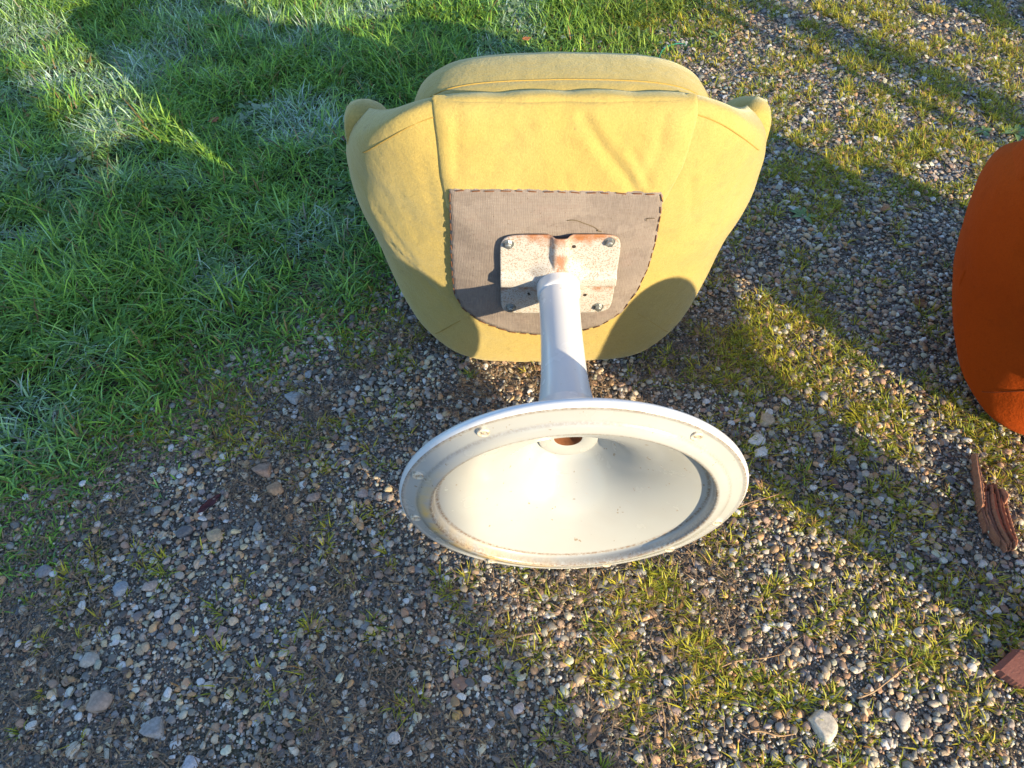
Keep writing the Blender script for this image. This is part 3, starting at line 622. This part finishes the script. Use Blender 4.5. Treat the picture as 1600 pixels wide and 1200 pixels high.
x, y = scatter(190000, -1.3, 2.2, 0.15, 3.2, g3); pat = sstep(0.42, 0.62, fbm(x, y, 13, 61) * 0.5 + fbm(x, y, 34, 62) * 0.5)
kp = in_view(x, y, 80) & (g3.random(len(x)) < tuft_density(x, y) * pat * 0.60); x, y = x[kp], y[kp]
nb = g3.integers(6, 15, len(x)); idx = np.repeat(np.arange(len(x)), nb); n = len(idx)
rad = 0.003 + 0.006 * g3.random(n); a_ = g3.random(n) * 6.283; bx = x[idx] + rad * np.cos(a_); by = y[idx] + rad * np.sin(a_)
far = np.clip(y[idx] - 1.0, 0, 1.6); tl_ = (0.0130 + 0.016 * g3.random(len(x)))[idx] * (1 + 0.12 * far)
ln = tl_ * (0.6 + 0.8 * g3.random(n)); q = g3.random((len(x), 1))[idx] ** 0.7; cg = np.array((0.17, 0.27, 0.035)) * (1 - q) + np.array((0.52, 0.46, 0.045)) * q
cg *= (0.7 + 0.6 * g3.random((n, 1))); dr = g3.random(n) < 0.17; cg[dr] = np.array((0.34, 0.20, 0.07)) * (0.6 + 0.6 * g3.random((dr.sum(), 1)))
V, F, C = blades(np.stack([bx, by, gz(bx, by) + 0.001], 1), ln, 0.0016 + 0.0012 * g3.random(n), a_ + g3.normal(0, 0.5, n), np.clip(0.45 + 0.8 * g3.random(n), 0, 1.15), 0.05 + 0.40 * g3.random(n), cg, seg=2)
print('tufts', len(x), n, len(F))
link('grass_tufts', mesh_np('grass_tufts', V, F, C), M['grass'], kind='stuff', label='short yellow-green grass tufts growing through the gravel', category='grass')
# moss: very short dense shoots between the stones
x, y = scatter(150000, -1.3, 2.0, 0.15, 2.6, g3); pat = sstep(0.50, 0.60, fbm(x, y, 10, 64) * 0.55 + fbm(x, y, 45, 65) * 0.45)
kp = in_view(x, y, 40) & (g3.random(len(x)) < np.clip(tuft_density(x, y) * 1.2 + 0.06, 0, 1) * pat); x, y = x[kp], y[kp]; n = len(x)
q = g3.random((n, 1)); cg = (np.array((0.085, 0.11, 0.018)) * (1 - q) + np.array((0.22, 0.20, 0.03)) * q)
V, F, C = blades(np.stack([x, y, gz(x, y)], 1), 0.004 + 0.006 * g3.random(n), 0.0012 + 0.0012 * g3.random(n), g3.random(n) * 6.28, 0.2 + 0.8 * g3.random(n), 0.2 * g3.random(n), cg, seg=1)
print('moss', n)
link('moss', mesh_np('moss', V, F, C), M['grass'], kind='stuff', label='low olive moss between the gravel stones', category='moss')
# dead plant litter: flat brown shreds
x, y = scatter(230000, -1.4, 1.9, 0.12, 2.4, g3); u, v = proj(np.stack([x, y, 0 * x], -1))
dl = 0.05 + 0.95 * sstep(0.45, 0.58, fbm(x, y, 5.5, 60)) * (y < 1.15); dl *= np.where(u > 1150, 0.35, 1.0)
dl = np.maximum(dl, 0.95 * np.exp(-0.5 * (((u - 930) / 230) ** 2 + ((v - 950) / 60) ** 2)))
kp = in_view(x, y, 60) & (g3.random(len(x)) < dl * bare(x, y) * 0.75); x, y = x[kp], y[kp]; n = len(x); q = g3.random((n, 1))
cg = np.array((0.12, 0.09, 0.07)) * (1 - q) + np.array((0.30, 0.21, 0.135)) * q; rr_ = g3.random(n) < 0.08; cg[rr_] = np.array((0.34, 0.24, 0.13))
V, F, C = blades(np.stack([x, y, gz(x, y) + 0.004 + 0.005 * g3.random(n)], 1), 0.006 + 0.018 * g3.random(n) ** 1.8, 0.0010 + 0.0016 * g3.random(n), g3.random(n) * 6.28, np.full(n, 1.15), -0.12 + 0.30 * g3.random(n), cg, seg=2)
V[:, 2] = np.maximum(V[:, 2], gz(V[:, 0], V[:, 1]) + 0.001)
print('litter', n)
link('plant_litter', mesh_np('plant_litter', V, F, C), M['litter'], kind='stuff', label='brown shreds of dead grass and moss strewn over the gravel', category='litter')

# ------------------------------------------------------------------ loose pebbles one can pick out
shpC, fC = stone_shapes(3, 12, 5)
pm = []
for w in shpC:
    w = w * (1 + 0.05 * (np.random.default_rng(len(pm)).random(len(w))[:, None] - 0.5)); me = mesh_np('pebble', w, fC); me.materials.append(M['pebble']); pm.append(me)
g4 = np.random.default_rng(41)
def pebble(px, py, wpx, colr, label, group, shape=None, az=None, name='pebble', flat=1.0, cat='pebble'):
    p = gnd(px, py, 0.003); tdep = np.hypot(np.hypot(p[0], p[1]), CAMH); s_ = wpx / 2 / FPX * (p[1] * CP + CAMH * SP)
    o = link(name, pm[g4.integers(12) if shape is None else shape], None); o.scale = (s_, s_, s_ * flat)
    zb = gz(p[0], p[1]); o.location = (p[0], p[1], zb + 0.002 + s_ * flat * 0.30); o.rotation_euler = ((g4.random() - 0.5) * 0.3, (g4.random() - 0.5) * 0.3, g4.random() * 6.28 if az is None else az)
    o.color = (*colr, 1); o['label'] = label; o['category'] = cat
    if group: o['group'] = group
    return o
W_, G_, D_, T_, B_, P_ = (0.66, 0.64, 0.60), (0.30, 0.31, 0.32), (0.13, 0.135, 0.15), (0.46, 0.36, 0.25), (0.33, 0.20, 0.13), (0.42, 0.32, 0.29)
special = [(1285, 1133, 46, (0.60, 0.55, 0.46), 'large pale triangular stone near the bottom edge, right of centre', 2.2), (1411, 1126, 30, (0.45, 0.42, 0.38), 'grey rounded wedge stone right of the pale triangular stone', 1.0),
    (1181, 689, 30, W_, 'white oval pebble just right of the white base rim', 0.2), (1186, 707, 26, W_, 'white blocky pebble below the white oval pebble by the rim', 0.6), (1197, 657, 26, T_, 'tan flat pebble above the white oval pebble by the rim', 0.3), (1201, 645, 18, W_, 'small white pebble above the tan flat pebble by the rim', 0.9),
    (63, 891, 31, (0.24, 0.235, 0.25), 'largest smooth grey-blue oval pebble at the left edge', 0.1), (187, 920, 26, (0.27, 0.31, 0.36), 'blue-grey upright pebble left of a pinkish oval pebble', 1.0), (231, 914, 26, (0.38, 0.32, 0.29), 'pinkish grey oval pebble beside the blue-grey one', 0.4),
    (413, 737, 34, (0.33, 0.22, 0.165), 'flat reddish brown stone on the gravel left of the base', 0.3), (431, 762, 26, (0.36, 0.24, 0.15), 'brown oval pebble below the flat reddish stone', 0.15), (487, 776, 24, (0.33, 0.25, 0.21), 'round brownish pebble left of the white base rim', 0.3), (337, 834, 26, (0.46, 0.34, 0.22), 'orange-tan oval pebble beside a dark grey one', 0.05), (288, 831, 26, D_, 'dark slate pebble left of the orange-tan oval pebble', 0.2),
    (458, 622, 28, (0.34, 0.35, 0.36), 'broad light grey stone between the lawn edge and the base', 0.0), (154, 1093, 38, (0.36, 0.28, 0.23), 'large flat tan-brown stone near the bottom left', 0.9), (138, 1030, 28, (0.42, 0.39, 0.35), 'squarish pale grey stone above the flat tan-brown stone', 0.3), (242, 1142, 40, (0.32, 0.31, 0.31), 'long grey stone near the bottom left edge', 0.5), (115, 1171, 26, (0.48, 0.45, 0.38), 'pale cream pebble in dark moss at the bottom left', 0.6), (297, 1190, 26, (0.46, 0.46, 0.50), 'whitish grey pebble cut by the bottom edge', 0.8),
    (715, 1117, 18, (0.50, 0.32, 0.12), 'small ochre yellow pebble near the bottom centre', 0.1), (808, 1106, 22, (0.55, 0.46, 0.44), 'pinkish white pebble below the centre', 0.7), (962, 1048, 22, (0.62, 0.54, 0.42), 'cream round pebble in the sparse grass below the base', 1.0), (905, 1060, 22, T_, 'tan blocky pebble left of the cream round pebble', 0.8), (733, 944, 22, (0.20, 0.20, 0.21), 'round dark grey pebble below the left of the base rim', 0.2), (617, 1152, 26, (0.50, 0.45, 0.42), 'mottled pinkish pebble near the bottom, left of centre', 0.2),
    (1385, 323, 18, (0.42, 0.22, 0.11), 'round rust-orange pebble in the sunlit grass', 0.2), (1371, 214, 15, (0.72, 0.70, 0.68), 'bright white pebble in the sunlit gravel behind', 0.3), (1241, 323, 15, (0.52, 0.54, 0.56), 'pale pebble in the shade beside the yellow chair', 0.2), (1536, 879, 16, W_, 'small round white pebble under the split wood', 0.3), (1408, 1035, 22, D_, 'dark slate pebble touching a thin curved twig', 0.4), (1388, 1114, 20, (0.60, 0.58, 0.53), 'upright white pebble left of the grey wedge stone', 1.5), (1315, 955, 18, (0.40, 0.27, 0.18), 'brown rounded pebble in the right-hand gravel', 0.3), (1313, 701, 20, (0.36, 0.36, 0.36), 'flat grey pebble at the sunlit strip', 0.3), (1326, 760, 20, (0.36, 0.26, 0.22), 'pinkish brown stone in the shaded band', 0.1), (1306, 776, 14, W_, 'small white pebble left of the pinkish brown stone', 0.9)]
occ = []
for px, py, w, c_, lb, a in special:
    pebble(px, py, w * 1.08, c_, lb, None, az=a); occ.append((px, py, w))
kinds = [('white', W_), ('grey', G_), ('dark slate', D_), ('tan', T_), ('brown', B_), ('pinkish', P_)]
cnt = 0
while cnt < 210:
    px, py = g4.random() * 1600, 330 + g4.random() ** 0.8 * 870; p = gnd(px, py)
    if bare(p[:1], p[1:2])[0] < 0.8 or (540 < px < 1190 and py < 570) or (610 < px < 1180 and 570 < py < 900) or px > 1470 and py < 660: continue
    w = 11 + 9 * g4.random() ** 2
    if any(abs(px - a) < (w + c) * 0.6 and abs(py - b_) < (w + c) * 0.5 for a, b_, c in occ): continue
    if 1500 < px and 690 < py < 880 or px > 1530 and 1000 < py < 1100: continue
    nm, c_ = kinds[g4.choice(6, p=(0.20, 0.26, 0.18, 0.16, 0.12, 0.08))]; c_ = tuple(np.clip(np.array(c_) * (0.8 + 0.4 * g4.random()), 0, 0.75))
    where = ('in the shaded gravel beside the yellow chair' if py < 570 and px > 800 else 'by the lawn edge left of the yellow chair' if py < 700 and px < 800 else 'right of the white base' if px > 1150 and py < 900 else 'left of the white base' if py < 900 else 'near the bottom left corner' if px < 400 else 'near the bottom, left of centre' if px < 800 else 'near the bottom, right of centre' if px < 1200 else 'near the bottom right corner')
    pebble(px, py, w, c_, f'small {nm} pebble lying loose {where}', f'small {nm} pebbles {where}'); occ.append((px, py, w)); cnt += 1

# ------------------------------------------------------------------ wood, tile, twigs, leaves
t = NT('red_brown_wood'); co = t.coord(); gr = t.noise(t.coord(scale=(1, 0.12, 1)), 260, 5, 0.65); n = t.noise(co, 40, 4)
c = t.mix(gr, (0.17, 0.068, 0.042), (0.40, 0.19, 0.115)); c = t.mix(t.ramp(n, [(0.55, 0.0), (0.7, 0.6)]), c, (0.34, 0.18, 0.11)); t.set(Base_Color=c, Roughness=0.85); t.bump(gr, 0.6, 0.002); M['wood'] = t.m
t = NT('red_clay'); co = t.coord(); n = t.noise(co, 380, 3, 0.6); c = t.mix(t.noise(co, 30, 5), (0.17, 0.062, 0.05), (0.24, 0.095, 0.075))
c = t.mix(t.ramp(n, [(0.66, 0.0), (0.72, 0.8)]), c, (0.42, 0.33, 0.26)); t.set(Base_Color=c, Roughness=0.9); t.bump(n, 0.4, 0.001); M['clay'] = t.m
g5 = np.random.default_rng(51)
def slab(name, Lp, Rp, h, mat, parent=None, ridge=0.003, origin=None, n=46, m=13):
    L_ = resample(np.array([gnd(*p)[:2] for p in Lp]), n); R_ = resample(np.array([gnd(*p)[:2] for p in Rp]), n); V = []; rid = g5.random(m) * ridge
    o0 = np.array(origin)
    for i in range(n):
        jl = (g5.random() - 0.5) * 0.0016; a = L_[i] + (L_[i] - R_[i]) / (np.linalg.norm(L_[i] - R_[i]) + 1e-9) * jl; b = R_[i] + (R_[i] - L_[i]) / (np.linalg.norm(L_[i] - R_[i]) + 1e-9) * jl
        e = min(i, n - 1 - i) / 3.0; hh = h * (0.35 + 0.65 * min(e, 1))
        tops = [(*(a + (b - a) * q - o0[:2]), 0.002 + hh * (0.8 + 0.2 * math.sin(q * 3.1)) + rid[k_] + (g5.random() - 0.5) * min(0.0008, ridge * 0.3)) for k_, q in enumerate(np.linspace(0, 1, m))]
        bots = [(*(a + (b - a) * q - o0[:2]), -0.004) for q in (1, 0)]
        V += tops + bots
    w = m + 2; F = grid_faces(n, w, True); F += [tuple(range(w - 1, -1, -1)), tuple(range((n - 1) * w, n * w))]
    o = link(name, mesh_py(name, V, F, False), mat, parent); return o
wo = gnd(1552, 815)
wood = empty('split_wood', 'splintered red-brown piece of wood on the gravel at the right edge', 'wood'); wood.location = (wo[0], wo[1], 0)
WL = np.array([(1530, 756), (1526, 783), (1528, 808), (1538, 834), (1547, 847), (1562, 866)], float); WR = np.array([(1556, 762), (1567, 780), (1571, 798), (1577, 822), (1582, 840), (1588, 858)], float)
wl = resample(WL, 30); wr = resample(WR, 30); cuts = [0, 0.13, 0.21, 0.36, 0.47, 0.60, 0.69, 0.86, 1.0]
for k_ in range(8):
    i0 = (2, 0, 3, 1, 4, 0, 3, 6)[k_]; i1 = (20, 27, 30, 29, 30, 28, 30, 29)[k_]; a, b = cuts[k_] + 0.006, cuts[k_ + 1] - 0.006; wav = 0.012 * np.sin(np.linspace(0, 5, 30) + k_)[:, None]
    slab('splinter', (wl + (wr - wl) * (a + wav * 0.5))[i0:i1], (wl + (wr - wl) * (b + wav * 0.5 * (k_ < 7)))[i0:i1], (0.010, 0.015, 0.012, 0.017, 0.013, 0.016, 0.012, 0.009)[k_], M['wood'], wood, origin=wo, m=6, ridge=0.004)
slab('splinter', [(1515.5, 713), (1518.5, 742), (1522, 772), (1526, 803)], [(1518, 713), (1524, 742), (1529, 765), (1531, 803)], 0.019, M['wood'], wood, origin=wo, m=6)
slab('splinter', [(1553, 770), (1561, 786), (1563, 795)], [(1556, 768), (1567, 783), (1565, 795)], 0.022, M['wood'], wood, origin=wo, m=5, n=14)
to = gnd(1620, 1060)
tile = slab('clay_tile_fragment', [(1548, 1046), (1585, 1072), (1625, 1098), (1680, 1130)], [(1581, 1016), (1612, 1030), (1650, 1050), (1700, 1075)], 0.014, M['clay'], None, 0.0005, origin=to)
tile.location = (to[0], to[1], 0); tile['label'] = 'dark red clay fragment with sandy specks at the lower right edge'; tile['category'] = 'tile'
def twig(pts, rad, colr, label, lift=0.010, name='twig', cat='twig'):
    q = smooth_poly([gnd(*p)[:2] for p in pts], 26); n_ = len(q); zz_ = gz(q[:, 0], q[:, 1]) + lift * (0.7 + 0.3 * np.sin(np.linspace(0, 3.1, n_)))
    c0 = q.mean(0); P = np.stack([q[:, 0] - c0[0], q[:, 1] - c0[1], zz_], 1); o = link(name, tube(name, P, rad * np.linspace(1.1, 0.5, n_) * (0.85 + 0.3 * g5.random(n_)), 7), M['twig'])
    o.location = (c0[0], c0[1], 0); o.color = (*colr, 1); o['label'] = label; o['category'] = cat
twig([(1339, 1091), (1362, 1084), (1388, 1064), (1413, 1043), (1437, 1033)], 0.0014, (0.40, 0.28, 0.17), 'long thin curved tan twig near the lower right')
twig([(1141, 801), (1165, 788), (1200, 780), (1238, 765)], 0.0012, (0.34, 0.21, 0.13), 'thin brown twig touching the right side of the base rim')
twig([(1511, 909), (1524, 893), (1530, 876), (1535, 855)], 0.0008, (0.33, 0.25, 0.18), 'hair-thin twig trailing from the split wood')
twig([(806, 996), (822, 992), (848, 989)], 0.0018, (0.36, 0.24, 0.15), 'short brown stick below the white base')
twig([(1172, 1143), (1190, 1142), (1215, 1152), (1240, 1147)], 0.0018, (0.42, 0.27, 0.15), 'kinked tan stick left of the pale triangular stone')
twig([(1120, 1045), (1150, 1032), (1190, 1030), (1230, 1020)], 0.0010, (0.40, 0.26, 0.14), 'pale straw stem in the sparse grass at the lower right')
twig([(470, 905), (500, 890), (515, 868)], 0.0012, (0.30, 0.22, 0.16), 'small brown twig on the gravel left of the base')
twig([(590, 815), (610, 800), (622, 795)], 0.0010, (0.34, 0.22, 0.13), 'short brown twig at the left side of the base rim')
twig([(1030, 90), (1034, 80), (1044, 74), (1056, 70), (1068, 69), (1074, 73)], 0.0016, (0.02, 0.30, 0.22), 'teal green twine lying behind the yellow chair', 0.012, 'twine', 'twine')
def leaf(px, py, ln, wd, az, colr, label, curl=0.25, name='dead_leaf', cat='leaf', lift=0.010, thick=0.0005):
    p = gnd(px, py); k_ = 13; ts = np.linspace(-1, 1, k_); ws = np.linspace(-1, 1, 7); V = []
    for sgn in (0, 1):
        for t_ in ts:
            half = wd / 2 * max(1 - abs(t_) ** 2.2, 0.03) ** 0.8 * (1 + 0.12 * math.sin(t_ * 9))
            for w in ws: V.append((t_ * ln / 2, w * half, curl * ln * 0.5 * (0.6 * t_ * t_ + 0.5 * (w * half / (wd / 2)) ** 2) + 0.0012 * math.sin(7 * t_ + 3 * w) - sgn * thick))
    m = 7; F = grid_faces(k_, m); o2 = k_ * m; F += [(a + o2, d + o2, c + o2, b + o2) for a, b, c, d in grid_faces(k_, m)]
    rim = list(range(m)) + [i * m + m - 1 for i in range(1, k_)] + [(k_ - 1) * m + j for j in range(m - 2, -1, -1)] + [i * m for i in range(k_ - 2, 0, -1)]
    F += [(rim[i], rim[(i + 1) % len(rim)], rim[(i + 1) % len(rim)] + o2, rim[i] + o2) for i in range(len(rim))]
    o = link(name, mesh_py(name, V, F), M['leaf']); o.location = (p[0], p[1], gz(p[0], p[1]) + lift); o.rotation_euler = ((g5.random() - 0.5) * 0.4, (g5.random() - 0.5) * 0.4, az); o.color = (*colr, 1); o['label'] = label; o['category'] = cat
leaf(328, 791, 0.052, 0.014, 0.95, (0.085, 0.025, 0.03), 'dark red curled leaf on the gravel at the left')
leaf(341, 208, 0.030, 0.022, 0.5, (0.30, 0.11, 0.05), 'reddish brown leaf in the shaded lawn', lift=0.035)
leaf(547, 236, 0.040, 0.024, 2.6, (0.16, 0.09, 0.07), 'dark brown leaf in the grass touching the yellow chair', lift=0.03)
leaf(822, 78, 0.026, 0.02, 0.2, (0.42, 0.16, 0.06), 'orange leaf in the sunlit grass behind the cushion', lift=0.03)
leaf(1436, 474, 0.030, 0.022, 0.4, (0.30, 0.15, 0.07), 'brown leaf in the shade beside the orange chair', lift=0.008)
leaf(719, 1068, 0.030, 0.020, 0.2, (0.30, 0.18, 0.13), 'fan-shaped brown wood chip near the bottom centre', 0.1, 'wood_chip', 'wood chip', 0.007, 0.003)
leaf(929, 1142, 0.046, 0.014, 0.98, (0.30, 0.19, 0.12), 'long brown wood chip near the bottom centre', 0.1, 'wood_chip', 'wood chip', 0.007, 0.004)
leaf(1265, 1005, 0.032, 0.012, 2.0, (0.27, 0.18, 0.15), 'brown bark chip in the grass at the lower right', 0.1, 'wood_chip', 'wood chip', 0.007, 0.004)
leaf(1303, 755, 0.030, 0.010, 1.9, (0.20, 0.12, 0.10), 'dark bark chip in the shaded band beside the pinkish stone', 0.1, 'wood_chip', 'wood chip', 0.006, 0.004)
leaf(103, 762, 0.046, 0.016, 0.6, (0.26, 0.20, 0.16), 'grey-brown wood chip at the lawn edge on the left', 0.1, 'wood_chip', 'wood chip', 0.007, 0.003)
# leafy weeds
def weed(px, py, r_, nl, label):
    p = gnd(px, py); root = empty('weed', label, 'weed'); root.location = (p[0], p[1], gz(p[0], p[1]))
    for i in range(nl):
        a = i * 2.4 + g5.random() * 0.4; l_ = r_ * (0.6 + 0.5 * g5.random()); V = []; k_ = 9
        for t_ in np.linspace(0, 1, k_):
            hw = 0.17 * l_ * math.sin(math.pi * (0.12 + 0.86 * t_)) ; cx_ = l_ * t_; z_ = 0.003 + l_ * (0.55 * t_ - 0.45 * t_ * t_)
            for w in (-1, 0, 1): V.append((cx_ * math.cos(a) - w * hw * math.sin(a), cx_ * math.sin(a) + w * hw * math.cos(a), z_ + abs(w) * 0.25 * hw))
        link('leaf', mesh_py('leaf', V, grid_faces(k_, 3)), M['weed'], root)
t = NT('weed_leaf'); t.set(Base_Color=t.mix(t.noise(t.coord(), 90, 4), (0.07, 0.15, 0.05), (0.16, 0.23, 0.07)), Roughness=0.6); M['weed'] = t.m
weed(1588, 206, 0.055, 11, 'green rosette weed at the right edge above the orange chair'); weed(1536, 203, 0.032, 8, 'small green rosette weed left of the larger one at the right edge'); weed(1255, 326 + 10, 0.035, 8, 'small weed in the shade beside the yellow chair')
weed(1124, 57, 0.045, 7, 'small green weed in the sunlit gravel at the top')

# ------------------------------------------------------------------ shadow casters out of frame towards the sun; shed and thick tree added
def sun_pos(s_, w): return np.array((s_ * 0.75 - 0.66 * w, s_ * 0.66 + 0.75 * w))
t = NT('bark'); n = t.noise(t.coord(scale=(6, 6, 1)), 9, 6, 0.7); t.set(Base_Color=t.mix(n, (0.06, 0.045, 0.035), (0.17, 0.135, 0.105)), Roughness=0.9); t.bump(n, 0.8, 0.02); M['bark'] = t.m
t = NT('weathered_boards'); n = t.noise(t.coord(scale=(5, 5, 0.4)), 12, 5); t.set(Base_Color=t.mix(n, (0.16, 0.12, 0.09), (0.28, 0.22, 0.17)), Roughness=0.85); M['boards'] = t.m
t = NT('roof_felt'); n = t.noise(t.coord(), 60, 4); t.set(Base_Color=t.mix(n, (0.05, 0.05, 0.055), (0.09, 0.09, 0.09)), Roughness=0.95); M['felt'] = t.m
def bare_tree(s_, w, rad, h, label, seed):
    r_ = np.random.default_rng(seed); p = sun_pos(s_, w); root = empty('bare_tree', label, 'tree'); root.location = (p[0], p[1], 0)
    zs = np.linspace(-0.05, h, 16); P = np.stack([0.02 * np.sin(zs * 1.1 + seed), 0.02 * np.cos(zs * 0.9), zs], 1)
    link('trunk', tube('trunk', P, rad * (1.25 - 0.25 * np.clip(zs / 0.4, 0, 1)) * (1 - 0.55 * np.clip(zs / h, 0, 1) ** 2), 14), M['bark'], root)
    for i in range(12):
        z0 = h * (0.62 + 0.38 * i / 12); a = i * 2.4; l_ = 1.5 * (1.3 - i / 14); q = np.linspace(0, 1, 8); b = np.stack([l_ * q * math.cos(a), l_ * q * math.sin(a), z0 + l_ * (0.5 * q + 0.3 * q * q)], 1); b[:, :2] += 0.05 * np.cumsum(r_.normal(size=(8, 2)), 0) * q[:, None]
        link('branch', tube('branch', b, rad * 0.32 * (1 - 0.85 * q), 8), M['bark'], root)
bare_tree(2.36, -7.0, 0.085, 5.2, 'slim bare tree standing out of frame towards the sun', 1)
bare_tree(3.10, -7.6, 0.30, 6.5, 'thick bare tree added out of frame to shade the top right corner', 2)  # stand-in trunk added for the broad shade at the top right
p = sun_pos(2.19, -2.3); pz = tube('fence_post', [(0, 0, -0.1), (0, 0, 0.5), (0, 0, 1.45), (0, 0, 1.47)], [0.021, 0.02, 0.019, 0.012], 14); o = link('fence_post', pz, M['boards']); o.location = (p[0], p[1], 0); o['label'] = 'thin wooden post standing out of frame to the right'; o['category'] = 'post'
sh = empty('shade_shed', 'unseen board shed added behind the viewer to shade the lower left', 'shed'); c0 = sun_pos(0.30, -6.0); sh.location = (c0[0], c0[1], 0); sh.rotation_euler = (0, 0, math.atan2(0.66, 0.75))  # unseen building, added only to shade the gravel at lower left
for i in range(20): link('board', rbox('board', (0.146, 0.025, 2.55), 0.004, 1, (-0.075 - i * 0.15, 0, 1.275)), M['boards'], sh)
for xx_ in (-0.02, -2.98):
    for i in range(13): link('board', rbox('board', (0.025, 0.146, 2.55), 0.004, 1, (xx_, -0.09 - i * 0.15, 1.275)), M['boards'], sh)
for i in range(20): link('board', rbox('board', (0.146, 0.025, 2.55), 0.004, 1, (-0.075 - i * 0.15, -2.06, 1.275)), M['boards'], sh)
link('roof', rbox('roof', (3.0, 2.3, 0.08), 0.01, 1, (-1.5, -1.03, 2.60)), M['felt'], sh)
link('door', rbox('door', (0.8, 0.03, 1.9), 0.005, 1, (-1.5, 0.032, 0.97)), M['boards'], sh)
